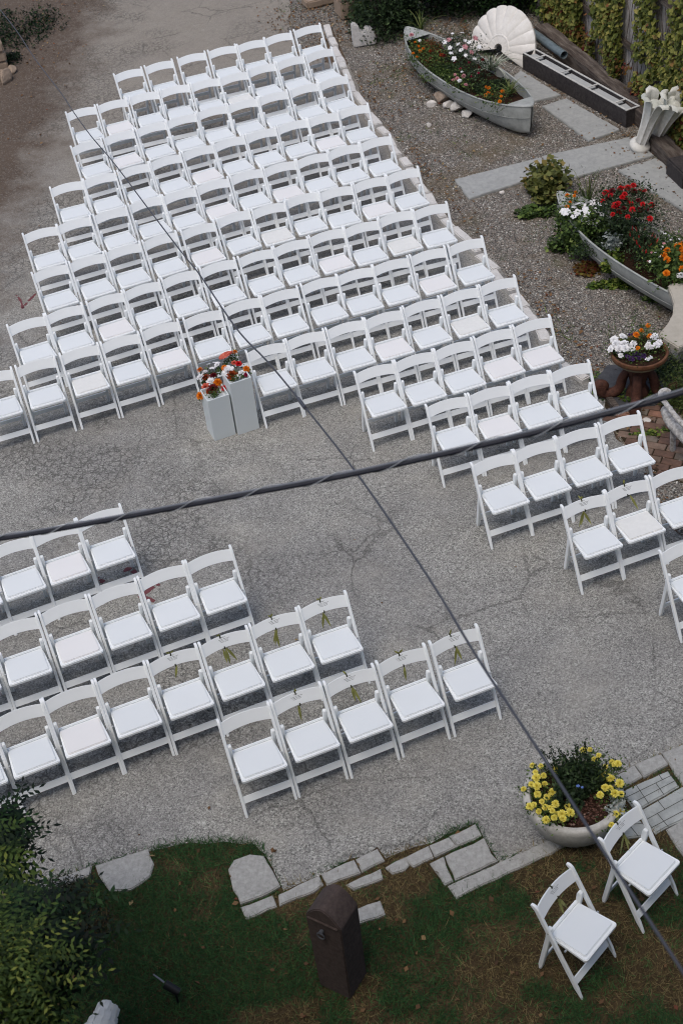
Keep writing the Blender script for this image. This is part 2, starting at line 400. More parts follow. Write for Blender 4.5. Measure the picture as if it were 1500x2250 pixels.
MAT['pathsoil'] = soil_mat('path_soil', '#2a241b', '#4e4334'); LM['mulch'] = leafmat('mulch', [(0, '#2a1a13'), (.5, '#4f342a'), (.85, '#6f5145'), (1, '#8a7468')], .8, 0)
MAT['pinkrock'] = speck('pink_rock', '#b59585', '#8a6a5a', '#d0b7a8', 10, .85, .7, .02, 6, .5)
LM['juniper'] = leafmat('juniper', [(0, '#161d14'), (.6, '#283126'), (1, '#48493a')])
MAT['lash2'] = N('ring_iron', .4, .5).col('#4d5055')
MAT['peel2'] = speck('shell_hinge', '#aaa294', '#5b544a', '#d6d0c4', 20, .8, .7, .01, 12, .7, '#4a443c')
MAT['troughtop'] = speck('white_metal_top', '#c9c9c6', '#a3a3a0', '#dededb', 14, .5, .1, .003, 3, .4); MAT['liner'] = speck('liner', '#b3b6b6', '#989c9d', '#c3c6c6', 6, .4, .1, .003, 3, .5)
MAT['bulb'] = N('bulb_glass', .15, .6).col('#cfc9bd')
def lotus2():
    n = N('lotus_weathered', .75, .3); z = n.t.nodes.new('ShaderNodeSeparateXYZ'); n.L(n.pos(), z.inputs[0])
    g = n.ramp(n.math('ADD', z.outputs[2], n.math('MULTIPLY', n.noise(6, 4, .6), .3)), [(.6, 0), (1.0, .6)])
    c = n.mix(n.ramp(n.noise(14, 4, .6), [(.35, 0), (.7, 1)]), '#eceae4', '#d3d1ca'); c = n.mix(n.math('MULTIPLY', g, n.ramp(n.noise(3, 3, .5), [(.3, .2), (.6, 1)])), c, '#8f9c92')
    n.bump(n.noise(20, 4, .6), .3, .006); return n.col(c)
MAT['lotus2'] = lotus2()
def pebble_mat():
    n = N('pebble', .85, .25); return n.col(n.ramp(n.attr(), [(0, '#524c49'), (.3, '#7d746c'), (.6, '#8c7d72'), (.8, '#a39b92'), (.93, '#c9c5be'), (1, '#e6e3de')]))
MAT['pebble'] = pebble_mat()
MAT['housewall'] = speck('house_wall', '#6f7476', '#5c6163', '#7f8486', 10, .9, .2, .004, 2, .4)  # unseen wall, grey kept dark to cut its bounce onto the chair backs
# ---------------------------------------------------------------- ground
def sheet(name, pts, z, mat, kind='structure', label=None):
    bm = bmesh.new(); bm.faces.new([bm.verts.new((p[0], p[1], z)) for p in pts])
    me = bm_mesh(bm)
    if me.polygons[0].normal.z < 0: me.flip_normals()
    o = link(name, me, mat); return tag(o, label, None, None, kind)
def rough_line(pts, step=.12, j=.03):
    out = []
    for i in range(len(pts) - 1):
        a, b = pts[i], pts[i + 1]; k = max(1, int((b - a).length / step))
        for q in range(k): out.append(a.lerp(b, q / k) + Vector((random.gauss(0, j), random.gauss(0, j), 0)))
    out.append(pts[-1]); return out
sheet('ground', [(-80, -20), (80, -20), (80, 140), (-80, 140)], -.014, MAT['dirt'])
EDGE = [G(*p) for p in ((729, 60), (765, 140), (790, 200), (830, 258), (866, 303), (905, 362), (945, 420), (977, 467), (1003, 497), (1030, 520), (1060, 552), (1088, 577), (1112, 610), (1150, 657), (1188, 703), (1216, 752), (1242, 792), (1305, 830))]
top_e = [G(668, -260), G(650, -60), G(636, 20), G(628, 60), G(650, 110), G(735, 140)]
bot_e = [G(*p) for p in ((1328, 870), (1345, 940), (1400, 1030), (1440, 1110), (1500, 1180), (1640, 1330))]
low_e = [G(*p) for p in ((1700, 1560), (1500, 1640), (1350, 1704), (1300, 1760), (1255, 1832), (1100, 1896), (1058, 1836), (1040, 1812), (845, 1890), (830, 1868), (705, 1922), (622, 1962), (582, 1880), (560, 1858), (490, 1846), (420, 1853), (338, 1866), (205, 1905), (50, 1960), (-200, 2060))]
drive = rough_line(top_e, .08, .025) + rough_line(EDGE[1:], .2, .01) + rough_line(bot_e, .15, .03) + rough_line(low_e, .12, .012) + [Vector((-12, 6.5, 0)), Vector((-12, 60, 0)), Vector((4, 60, 0))]
sheet('driveway', drive, 0, MAT['asphalt'])
gravel = [G(560, -300), G(560, 60), G(700, 160)] + EDGE + bot_e + [Vector((12, 9, 0)), Vector((12, 34, 0))]
sheet('gravel_bed', gravel, -.007, MAT['gravel'])
LAWN = [G(*p) for p in ((1700, 1555), (1500, 1635), (1345, 1700), (1255, 1820), (1100, 1880), (1040, 1800), (845, 1870), (705, 1905), (640, 1935), (600, 1850), (500, 1825), (338, 1855), (205, 1895), (50, 1945), (-200, 2045))] + [Vector((-8, 3, 0)), Vector((-8, -.4, 0)), Vector((8, -.4, 0)), Vector((8, 5, 0))]
sheet('lawn_soil', LAWN, -.004, MAT['lawn'])

def vnoise(x, y, sc, seed=0):
    g = np.random.default_rng(seed); T = g.uniform(0, 1, (64, 64))
    x = x * sc + 1000; y = y * sc + 1000; xi = np.floor(x).astype(int); yi = np.floor(y).astype(int)
    fx = x - xi; fy = y - yi; fx = fx * fx * (3 - 2 * fx); fy = fy * fy * (3 - 2 * fy)
    t = lambda a, b: T[a % 64, b % 64]
    return (t(xi, yi) * (1 - fx) + t(xi + 1, yi) * fx) * (1 - fy) + (t(xi, yi + 1) * (1 - fx) + t(xi + 1, yi + 1) * fx) * fy
def inpoly(x, y, poly):
    r_ = np.zeros(len(x), bool); n = len(poly); j = n - 1
    for i in range(n):
        xi, yi, xj, yj = poly[i][0], poly[i][1], poly[j][0], poly[j][1]
        c = ((yi > y) != (yj > y)) & (x < (xj - xi) * (y - yi) / (yj - yi + 1e-12) + xi); r_ ^= c; j = i
    return r_
STONES = []   # polygons the grass keeps off
def grass_blades(name, n, xr, yr, mask, hh, ww, mat, label=None, cat=None, colf=None, lean=.6):
    x = rng.uniform(*xr, n); y = rng.uniform(*yr, n); k = mask(x, y); x, y = x[k], y[k]; n = len(x)
    a = rng.uniform(0, 2 * PI, n); h = hh * rng.uniform(.5, 1.4, n); wd = ww * rng.uniform(.7, 1.3, n)
    ln = rng.normal(0, lean, (n, 2)) * h[:, None]
    z0 = np.full(n, -.004)
    A = np.stack([x - np.cos(a) * wd, y - np.sin(a) * wd, z0], 1); B = np.stack([x + np.cos(a) * wd, y + np.sin(a) * wd, z0], 1)
    T = np.stack([x + ln[:, 0], y + ln[:, 1], z0 + h], 1)
    r_ = colf(x, y) if colf else rng.uniform(0, 1, n)
    o = link(name, np_mesh(name, np.stack([A, B, T], 1), 3, r_), mat)
    return tag(o, label, cat, None, 'stuff')

# ---------------------------------------------------------------- chairs
def rail_pt(s, off=0.0):
    """point on the side rail, s metres from the foot; off = forward(+) of its centre line"""
    d = Vector((0, .4045, .775)).normalized(); nrm = Vector((0, -d.z, d.y))
    return Vector((0, -.2, 0)) + d * s + nrm * off
RL = math.hypot(.4045, .775)
def chair_meshes():
    m = {}
    h = .019
    prof = [rail_pt(s, o) for s, o in ((.012, h * .55), (.10, h), (RL - .06, h), (RL - .03, h * .9), (RL - .012, h * .35), (RL - .001, -h * .4), (RL + .002, -h * 1.25), (RL - .008, -h * 1.75), (RL - .022, -h * 1.5), (RL - .05, -h), (.10, -h), (0.0, -h * .4))]
    prof[0].z = 0.0; prof[-1].z = 0.0
    for sx in (-1, 1):
        bm = bmesh.new(); prism_yz(bm, [(p.y, p.z) for p in prof], sx * .2125 - .0118, sx * .2125 + .0118, .004)
        # the rails splay very slightly towards the ground
        m['rail%d' % sx] = auto_smooth(bm_mesh(bm, 'side_rail'), 40)
        pts = [(.165, 0), (.150, .05), (.082, .44), (.076, .50), (.072, .54), (.077, .562), (.092, .572), (.107, .566), (.115, .545), (.120, .50), (.1245, .44), (.188, .05), (.1855, 0)]
        bm = bmesh.new(); prism_yz(bm, pts, sx * .1845 - .015, sx * .1845 + .015, .005)
        m['rear%d' % sx] = auto_smooth(bm_mesh(bm, 'rear_leg'), 40)
    # back slat
    bm = bmesh.new(); nx = 16; rows = []
    for i in range(nx + 1):
        x = -.203 + .406 * i / nx; u = 1 - (x / .203) ** 2
        r4 = []
        for (s, o) in ((RL - .146, .007), (RL - .143, -.007), (RL - .036, -.007), (RL - .033, .007)):
            p = rail_pt(s + .018 * u, o); r4.append(bm.verts.new((x, p.y + .012 * u, p.z)))
        rows.append(r4)
    for i in range(nx):
        for k in range(4): bm.faces.new((rows[i][k], rows[i][(k + 1) % 4], rows[i + 1][(k + 1) % 4], rows[i + 1][k]))
    bm.faces.new(rows[0]); bm.faces.new(rows[-1][::-1])
    bmesh.ops.recalc_face_normals(bm, faces=bm.faces)
    bmesh.ops.bevel(bm, geom=[e for e in bm.edges if abs(e.verts[0].co.x - e.verts[1].co.x) > .01], offset=.003, segments=2, affect='EDGES')
    m['back'] = auto_smooth(bm_mesh(bm, 'backrest'), 40)
    # seat frame with the two ears
    bm = bmesh.new(); y0, y1 = -.214, .128; c = .022
    def z_at(y): return .452 - .006 * (y - y0) / (y1 - y0)
    out = []
    for cx, cy, a0 in ((.193 - c, y0 + c, -90), (.173 - .01, y1 - .01, 0), (-.173 + .01, y1 - .01, 90), (-.193 + c, y0 + c, 180)):
        rr = c if cy < 0 else .01
        for k in range(5):
            a = R(a0 + 90 * k / 4); out.append((cx + rr * math.cos(a), cy + rr * math.sin(a)))
    t = prism_xy(out, .420, .452, 0); bmesh.ops.bevel(t, geom=[e for e in t.edges if abs(e.verts[0].co.z - e.verts[1].co.z) < 1e-4], offset=.006, segments=2, affect='EDGES', clamp_overlap=True); merge(bm, t)
    # raised rear rail of the seat
    box(bm, (0, .112, .459), (.344, .024, .022), None, .006)
    m['seat'] = auto_smooth(bm_mesh(bm, 'seat'), 40)
    inn = []
    for cx, cy, a0 in ((.172 - .02, y0 + .022 + .02, -90), (.170 - .012, .088 - .012, 0), (-.170 + .012, .088 - .012, 90), (-.172 + .02, y0 + .022 + .02, 180)):
        rr = .02 if cy < 0 else .012
        for k in range(5):
            a = R(a0 + 90 * k / 4); inn.append((cx + rr * math.cos(a), cy + rr * math.sin(a)))
    t = prism_xy(inn, .440, .464, .007, 3); me = auto_smooth(bm_mesh(t, 'pad'), 50)
    m['pad'] = me; m['padw'] = me.copy(); m['padd'] = me.copy()
    # stretchers
    bm = bmesh.new()
    d = Vector((0, .4045, .775)).normalized()
    pr = [rail_pt(s, o) for s, o in ((.125, .006), (.125, -.006), (.182, -.006), (.182, .006))]
    prism_yz(bm, [(p.y, p.z) for p in pr], -.203, .203, .002); m['str'] = bm_mesh(bm, 'stretcher')
    a, b = Vector((.172, 0)), Vector((.103, .44)); d = (b - a).normalized(); q = Vector((-d.y, d.x))
    p0 = a + d * .115; p1 = a + d * .165
    bm = bmesh.new(); prism_yz(bm, [tuple(p0 + q * .006), tuple(p0 - q * .006), tuple(p1 - q * .006), tuple(p1 + q * .006)], -.180, .180, .002)
    m['rstr'] = bm_mesh(bm, 'rear_stretcher')
    bm = bmesh.new()
    for sx in (-1, 1):
        for (y, z, r_) in ((-.045, .428, .008), (.084, .545, .007)):
            tube(bm, [(sx * .19, y, z), (sx * (.2255 if z > .5 else .206), y, z)], r_, 8)
    m['bolt'] = bm_mesh(bm, 'bolt')
    # squiggled writing on the reserved chairs
    bm = bmesh.new()
    for k, (wd, dz) in enumerate(((.045, 0), (.10, -.016), (.085, -.028), (.07, -.040))):
        x = -wd / 2; s = RL - .052 + dz; pr = None
        i = 0
        while x < wd / 2:
            u = 1 - (x / .203) ** 2
            p = rail_pt(s + .018 * u + .0035 * math.sin(i * 1.9), .0078); p = Vector((x, p.y + .012 * u, p.z))
            if pr is not None and i % 9 != 0:
                dd = (p - pr).normalized().cross(Vector((0, -1, .3))) * .0011
                bm.faces.new([bm.verts.new(v) for v in (pr - dd, pr + dd, p + dd, p - dd)])
            pr = p; x += .0045; i += 1
    m['text'] = bm_mesh(bm, 'lettering')
    return m
CM = chair_meshes()
def make_chair():
    t = empty('folding_chair', (0, 0, 0))
    for sx in (-1, 1):
        link('side_rail', CM['rail%d' % sx], MAT['chair'], t); link('rear_leg', CM['rear%d' % sx], MAT['chair'], t)
    link('backrest', CM['back'], MAT['chair'], t)
    st = link('seat', CM['seat'], MAT['chair'], t); link('pad', CM['pad'], MAT['pad'], st)
    CM['padw'].materials.clear(); CM['padw'].materials.append(MAT['padw']); CM['padd'].materials.clear(); CM['padd'].materials.append(MAT['padd'])
    link('stretcher', CM['str'], MAT['chair'], t); link('rear_stretcher', CM['rstr'], MAT['chair'], t)
    link('bolt', CM['bolt'], MAT['lash'], t)
    return t
def copy_tree(o, parent=None):
    c = o.copy(); COL.objects.link(c)
    if parent: c.parent = parent
    for ch in list(o.children): copy_tree(ch, c)
    return c
CH = [
 ('B1', [(-2.273,20.808,0.332), (-1.823,20.964,0.31), (-1.34,21.115,0.263), (-0.881,21.237,0.254), (-0.435,21.331,0.278), (-0.011,21.472,0.314), (0.448,21.631,0.319)]),
 ('B2', [(-2.916,19.662,0.3), (-2.475,19.79,0.29), (-2.029,19.925,0.249), (-1.597,20.037,0.209), (-1.143,20.119,0.249), (-0.719,20.214,0.295), (-0.305,20.391,0.326), (0.13,20.528,0.347), (0.57,20.668,0.373)]),
 ('B3', [(-2.766,18.549,0.351), (-2.334,18.721,0.343), (-1.894,18.865,0.334), (-1.476,19.001,0.311), (-1.054,19.153,0.29), (-0.621,19.259,0.266), (-0.187,19.377,0.274), (0.261,19.515,0.306), (0.691,19.639,0.317)]),
 ('B4', [(-2.978,17.389,0.272), (-2.547,17.511,0.294), (-2.099,17.647,0.327), (-1.673,17.802,0.352), (-1.245,17.964,0.345), (-0.825,18.116,0.332), (-0.397,18.249,0.296), (0.034,18.393,0.291), (0.455,18.486,0.241), (0.881,18.619,0.239)]),
 ('B5', [(-3.227,16.233,0.303), (-2.808,16.367,0.33), (-2.36,16.509,0.321), (-1.923,16.685,0.327), (-1.493,16.801,0.317), (-1.063,16.946,0.311), (-0.63,17.101,0.289), (-0.193,17.208,0.272), (0.24,17.327,0.281), (0.666,17.463,0.29), (1.094,17.583,0.283)]),
 ('B6', [(-3.026,15.248,0.338), (-2.591,15.396,0.33), (-2.162,15.548,0.318), (-1.717,15.697,0.338), (-1.254,15.835,0.322), (-0.814,16.028,0.347), (-0.382,16.126,0.265), (0.038,16.289,0.263), (0.464,16.348,0.229), (0.907,16.473,0.265), (1.338,16.594,0.268)]),
 ('B7', [(-3.213,14.137,0.328), (-2.789,14.281,0.332), (-2.329,14.441,0.341), (-1.905,14.588,0.332), (-1.472,14.744,0.314), (-1.027,14.882,0.303), (-0.574,15.015,0.308), (-0.15,15.153,0.293), (0.281,15.296,0.292), (0.702,15.386,0.244), (1.129,15.531,0.262), (1.558,15.6,0.233)]),
 ('B8', [(-3.501,13.128,0.284), (-3.046,13.263,0.281), (-2.572,13.402,0.293), (-2.127,13.528,0.294), (-1.684,13.681,0.313), (-1.217,13.811,0.289), (-0.77,13.968,0.301), (-0.338,14.074,0.276), (0.119,14.223,0.278), (0.535,14.329,0.26), (0.957,14.439,0.255), (1.402,14.561,0.265), (1.858,14.675,0.267)]),
 ('B9', [(-0.539,12.999,0.279), (-0.109,13.129,0.265), (0.334,13.247,0.27), (0.766,13.351,0.275), (1.201,13.496,0.285), (1.642,13.616,0.269), (2.078,13.734,0.266)]),
 ('B10', [(0.569,12.357,0.267), (1.001,12.476,0.279), (1.431,12.596,0.282), (1.869,12.732,0.281), (2.304,12.852,0.269)]),
 ('B11', [(1.22,11.621,0.245), (1.659,11.722,0.239), (2.093,11.84,0.251), (2.527,11.94,0.247)]),
 ('B12', [(1.533,10.619,0.289), (1.955,10.74,0.282), (2.378,10.866,0.269), (2.819,10.984,0.256)]),
 ('B13', [(2.243,9.854,0.295), (2.666,9.989,0.292), (3.104,10.113,0.283)]),
 ('B14', [(2.953,9.11,0.333)]),
 ('L1', [(-3.427,10.109,0.341), (-3.036,10.25,0.338), (-2.627,10.388,0.321), (-2.21,10.531,0.316)]),
 ('L2', [(-3.328,9.025,0.316), (-2.897,9.156,0.313), (-2.463,9.312,0.33), (-2.03,9.448,0.324), (-1.603,9.602,0.321), (-1.177,9.739,0.309)]),
 ('L3', [(-3.173,7.964,0.341), (-2.762,8.106,0.34), (-2.348,8.254,0.33), (-1.925,8.4,0.317), (-1.493,8.535,0.315), (-1.057,8.675,0.32), (-0.627,8.82,0.303), (-0.2,8.958,0.288)]),
 ('L4', [(-0.914,7.776,0.301), (-0.484,7.918,0.314), (-0.042,8.05,0.316), (0.4,8.206,0.32), (0.855,8.355,0.31)]),
 ('S1', [(1.273,5.857,0.773)]),
 ('S2', [(1.836,6.319,0.719)]),
]
ORD = ['first', 'second', 'third', 'fourth', 'fifth', 'sixth', 'seventh', 'eighth', 'ninth', 'tenth', 'eleventh', 'twelfth', 'thirteenth', 'fourteenth']
proto = make_chair(); first = True
WARM = {('B2', 1), ('B5', 5), ('B7', 8), ('B6', 9), ('B8', 11), ('B9', 3), ('B10', 3), ('B11', 1), ('B12', 9), ('L1', 2), ('L2', 2), ('L3', 2), ('B4', 4), ('B7', 2), ('B8', 4), ('B6', 4), ('B3', 1), ('B5', 7), ('B10', 4), ('B4', 8)}
DULL = {('B13', 1), ('B2', 5), ('B7', 10), ('B9', 5), ('B6', 6), ('B8', 2)}
TAGGED = {('L3', 4), ('L3', 5), ('L3', 6), ('L3', 7), ('L4', 1), ('L4', 2), ('L4', 3), ('L4', 4), ('B13', 0), ('B13', 1), ('S1', 0), ('S2', 0)}
TAGGED = {(a, (b - 1 if a == 'L3' and False else b)) for a, b in TAGGED}
sprigs = []
NB = {'one': 1}
def pos_word(i, n):
    if n == 1: return 'only'
    if i == 0: return 'leftmost'
    if i == n - 1: return 'rightmost'
    return ORD[i] + ' from left'
for name, lst in CH:
    n = len(lst)
    for i, (x, y, t) in enumerate(lst):
        c = proto if first else copy_tree(proto); first = False
        c.location = (x, y, 0); c.rotation_euler = (0, 0, t)
        pad = 'warm' if (name, i) in WARM else ('dull' if (name, i) in DULL else '')
        adj = {'warm': 'white folding chair with faintly pink seat', 'dull': 'white folding chair with slightly grey seat', '': 'white folding chair'}[pad]
        if (name, i) in TAGGED: adj = 'white folding chair tagged with leaves'
        if name[0] == 'B':
            k = int(name[1:]) - 1
            c['group'] = 'white folding chairs in the big back block'
            w_ = pos_word(i, n)
            if k == 13: lab = 'white folding chair cut off by the right edge, frontmost of the right block'
            elif k == 12: lab = adj + ', %s of three nearest the brick path' % w_
            else: lab = ('%s, %s, %s row from the far end' if len(w_.split()) < 3 else '%s, %s, %s row from far end') % (adj, w_, ORD[k])
        elif name[0] == 'L':
            k = int(name[1:]) - 1; c['group'] = 'white folding chairs in the near left block'
            lab = '%s, %s, %s row of near left block' % (adj, pos_word(i, n), ('back', 'second', 'third', 'front')[k])
        else:
            c['group'] = 'turned folding chairs on the lawn'
            lab = 'white folding chair alone on the lawn, %s' % ('nearest the bottom edge' if name == 'S1' else 'right beside the round planter of yellow flowers')
        c['label'] = lab; c['category'] = 'chair'
        for ch in c.children:
            if ch.name.startswith('seat'):
                for g in ch.children:
                    if pad == 'warm': g.data = CM['padw']
                    if pad == 'dull': g.data = CM['padd']
        if (name, i) in TAGGED:
            link('lettering', CM['text'], MAT['ink'], c); sprigs.append((name, i, c))
# sprigs of leaves tied over the back slat
def sprig(parentchair, seed, label):
    g = random.Random(seed)
    mw = Matrix.Translation(parentchair.location) @ Matrix.Rotation(parentchair.rotation_euler.z, 4, 'Z')
    top = rail_pt(RL - .037 + .018); top = Vector((g.uniform(-.03, .0), top.y + .012, top.z)); bot = rail_pt(RL - .139 + .018); bot = Vector((top.x + .012, bot.y + .012, bot.z))
    root = empty('leaf_sprig', mw @ top, parentchair.rotation_euler.z, label, 'sprig', 'leafy sprigs tied to reserved chairs')
    for p in (top, bot):
        c = p - top; bm = bmesh.new()
        tube(bm, [c + Vector((0, -.012, -.012)), c + Vector((0, -.013, .004)), c + Vector((0, .01, .006)), c + Vector((0, .012, -.01))], .006, 6)
        link('ribbon', bm_mesh(bm), MAT['ribbon'], root)
    def leafblade(p, d, L_, w_):
        d = d.normalized(); sd_ = d.cross(Vector((0, -1, .2))).normalized() * w_; q = [p + d * L_ * k for k in (0, .35, .7, 1)]
        sag = [Vector((0, 0, -.03 * L_ * 4 * k * k)) for k in (0, .35, .7, 1)]
        q = [a + b for a, b in zip(q, sag)]
        V = []; V.append([q[0] - sd_ * .3, q[0] + sd_ * .3, q[1] + sd_, q[1] - sd_]); V.append([q[1] - sd_, q[1] + sd_, q[2] + sd_ * .8, q[2] - sd_ * .8]); V.append([q[2] - sd_ * .8, q[2] + sd_ * .8, q[3] + sd_ * .1, q[3] - sd_ * .1]); link('leaf', np_mesh('leaf', np.array([[list(v) for v in w_] for w_ in V]), 4, rng.uniform(.2, 1, 3)), LM['sprig'], root)
    c = bot - top + Vector((0, -.012, -.005))
    for k in range(g.choice((1, 2, 3))):
        leafblade(c + Vector((g.uniform(-.02, .02), 0, 0)), Vector((g.uniform(-.8, .6), -.35 + g.uniform(-.2, .2), -1)), g.uniform(.09, .17), .012)
    for k in range(g.choice((1, 2, 3))):
        leafblade(Vector((0, 0, .006)), Vector((g.uniform(-.8, .9), g.uniform(-.1, .6), .5)), g.uniform(.03, .055), .008)
MAT['ribbon'] = N('ribbon', .7).col('#2b2f1c'); LM['sprig'] = leafmat('sprig', [(0, '#6a6c3a'), (1, '#9a9a58')])
for q, (name, i, c) in enumerate(sprigs):
    where = {'L3': 'on the %s chair, third row of near left block' % pos_word(i, 8), 'L4': 'on the %s chair, front row of near left block' % pos_word(i, 5),
             'B13': 'on the %s reserved chair near the right edge' % ('left' if i == 0 else 'right'), 'S1': 'on the lone lawn chair nearest the bottom', 'S2': 'on the lawn chair beside the round planter'}[name]
    sprig(c, 40 + q, 'leaf sprig ' + where)
# ---------------------------------------------------------------- stones
def stone(name, px, z0, z1, mat, label, cat, group=None, bev=.01, jit=.004, zt=None, world=None):
    pts = world if world else [G(u, v, z1) for u, v in px]
    c = sum((Vector((p[0], p[1], 0)) for p in pts), Vector()) / len(pts)
    t = prism_xy([(p[0] - c.x, p[1] - c.y) for p in pts], z0, z1, bev, 2, jit)
    me = bm_mesh(t, name); o = link(name, me, mat, None, (c.x, c.y, 0)); tag(o, label, cat, group)
    STONES.append([(p[0], p[1]) for p in pts]); return o
# painted edging blocks
acc = 0; L_ = [(b - a).length for a, b in zip(EDGE, EDGE[1:])]; tot = sum(L_)
def along(s):
    for a, b, l in zip(EDGE, EDGE[1:], L_):
        if s <= l: return a.lerp(b, s / l), (b - a).normalized()
        s -= l
    return EDGE[-1], (EDGE[-1] - EDGE[-2]).normalized()
lens = []; s = 0; g = random.Random(5)
while s < tot - .25:
    l = g.choice((.22, .27, .33, .42, .5)); lens.append((s, min(l, tot - s))); s += l + g.choice((.01, .03, .05, .14))
ne = len(lens)
ENDS = [(l[-1][1], k) for k, (nm, l) in enumerate(CH) if nm[0] == 'B' and int(nm[1:]) <= 12]; used = {}
def stone_label(shape, p):
    k = min(ENDS, key=lambda e: abs(e[0] - .1 - p.y))[1]; used[k] = used.get(k, 0) + 1
    return '%s white edging stone by the end chair of the %s row, %s' % (shape, ORD[k], ('farthest', 'second farthest', 'third farthest', 'fourth farthest', 'fifth farthest', 'sixth farthest', 'seventh farthest', 'eighth farthest', 'ninth farthest', 'tenth farthest')[used[k] - 1])
for k, (s, l) in enumerate(lens):
    p, d = along(s + l / 2); ww = g.uniform(.048, .062); nrm = Vector((-d.y, d.x, 0)); p = p + nrm * -(.10 + g.uniform(-.02, .02))
    a = g.uniform(-.06, .06); d = Matrix.Rotation(a, 3, 'Z') @ d; nrm = Vector((-d.y, d.x, 0))
    pts = [p - d * l / 2 - nrm * ww, p + d * l / 2 - nrm * (ww + g.uniform(-.012, .012)), p + d * l / 2 + nrm * ww, p - d * l / 2 + nrm * (ww + g.uniform(-.012, .012))]
    shape = 'short' if l < .25 else ('long' if l > .4 else 'medium')
    o = stone('edging_block', None, -.02, g.uniform(.045, .08), MAT['whitestone'], stone_label(shape, p), 'edging stone', 'white painted stones edging the drive', .012, .003, world=pts)
# flat paving stones beside the lawn
def Z(ox, oy, s_, *q): return [(ox + a / s_, oy + b / s_) for a, b in q]
near = [
 ('narrow grey kerb stone at the far left of the lawn edge', [(45, 1963), (120, 1932), (200, 1903), (197, 1924), (125, 1952), (60, 1978)]),
 ('large rounded grey slab between drive and lawn, lower left', [(207, 1902), (262, 1884), (325, 1866), (338, 1897), (331, 1925), (287, 1956), (240, 1957), (226, 1938)]),
 ('large square grey slab with rounded top corner, above the brown post', [(501, 1910), (513, 1889), (548, 1879), (580, 1879), (600, 1912), (617, 1947), (575, 1970), (528, 1986), (512, 1955)]),
 ('small overgrown kerb stone below the large square slab', [(529, 1992), (600, 1968), (607, 1990), (562, 2010), (540, 2020)]),
 ('long kerb stone left of the brown post top', [(611, 1966), (655, 1943), (700, 1924), (710, 1943), (690, 1960), (612, 1990)]),
 ('kerb stone directly above the brown post', [(705, 1920), (778, 1889), (792, 1917), (718, 1943)]),
 ('kerb stone with clipped corner, right of the brown post', [(780, 1888), (828, 1866), (846, 1892), (795, 1917)]),
 ('thin second row kerb stone right of the brown post', [(760, 1943), (836, 1908), (842, 1931), (776, 1955)]),
 ('small pale stone sunk in grass beside the brown post', [(782, 1997), (835, 1980), (848, 2008), (788, 2030)]),
 ('small stone with broken lower edge, left end of the square paving', [(846, 1905), (889, 1882), (898, 1902), (888, 1912), (862, 1921)]),
 ('second stone of the top strip of the square paving', [(890, 1882), (941, 1859), (953, 1884), (907, 1905), (897, 1900)]),
 ('third stone of the top strip of the square paving', [(942, 1858), (986, 1838), (1002, 1861), (955, 1883)]),
 ('corner stone at the upper right of the square paving', [(988, 1837), (1043, 1811), (1059, 1836), (1004, 1860)]),
 ('narrow broken piece left of the biggest paving slab', [(944, 1895), (974, 1880), (980, 1905), (996, 1935), (977, 1946)]),
 ('biggest square slab of the paving beside the lawn', [(978, 1880), (1062, 1842), (1092, 1892), (1001, 1934)]),
 ('long diagonal kerb strip running to the round planter', [(983, 1948), (1080, 1903), (1205, 1847), (1262, 1850), (1000, 1974)]),
 ('grey stone behind the round planter, leftmost on the right paving', [(1346, 1706), (1392, 1682), (1411, 1706), (1366, 1731)]),
 ('grey stone in the middle of the right paving back row', [(1395, 1680), (1450, 1656), (1467, 1680), (1413, 1706)]),
 ('large grey slab at the right edge of the paving', [(1454, 1655), (1496, 1638), (1600, 1590), (1640, 1650), (1500, 1725)]),
 ('speckled slab at the right edge behind the lawn chair', [(1462, 1822), (1520, 1790), (1600, 1850), (1520, 1900), (1500, 1880)]),
]
for k, (lab, px) in enumerate(near):
    stone('paving_stone', px, -.05, .018 + .004 * (k % 3), MAT['stone'], lab, 'paving stone', 'grey stones between drive and lawn', .008, .004)
# scored marble slabs
def scored(px, lab, lines):
    z1 = .02; pts = [G(u, v, z1) for u, v in px]
    o = stone('scored_slab', px, -.05, z1, MAT['marble'], lab, 'paving stone', 'scored marble slabs', .01, .002)
    bm = bmesh.new(); a, b, c, d = pts
    for (e0, e1) in lines:
        p = a.lerp(b, e0[0]).lerp(d.lerp(c, e0[0]), e0[1]); q = a.lerp(b, e1[0]).lerp(d.lerp(c, e1[0]), e1[1])
        dd = (q - p).normalized(); nn = Vector((-dd.y, dd.x, 0)) * .003
        bm.faces.new([bm.verts.new(v + Vector((0, 0, .002)) - o.location) for v in (p - nn, q - nn, q + nn, p + nn)])
    me = bm_mesh(bm); link('groove', me, MAT['groove'], o)
MAT['marble'] = speck('veined_marble', '#a3a6a3', '#757b79', '#c4c7c4', 7, .6, .15, .004, 9, .6, '#7d8583')
MAT['groove'] = N('groove', .9).col('#4a4a46')
scored([(1366, 1738), (1466, 1693), (1492, 1728), (1395, 1783)], 'veined grey slab scored in rectangles, behind the lawn chair', [((0, .33), (1, .33)), ((0, .66), (1, .66)), ((.3, 0), (.3, 1)), ((.65, .33), (.65, 1)), ((.8, 0), (.8, .33))])
scored([(1400, 1785), (1510, 1722), (1550, 1775), (1440, 1832)], 'veined grey slab scored in rectangles, cut by the right edge', [((0, .4), (1, .4)), ((0, .75), (1, .75)), ((.4, 0), (.4, .4)), ((.25, .4), (.25, 1))])
scored([(1330, 1790), (1392, 1785), (1432, 1835), (1372, 1842)], 'scored grey slab lying between planter and lawn chair', [((0, .5), (1, .5)), ((.5, 0), (.5, 1))])
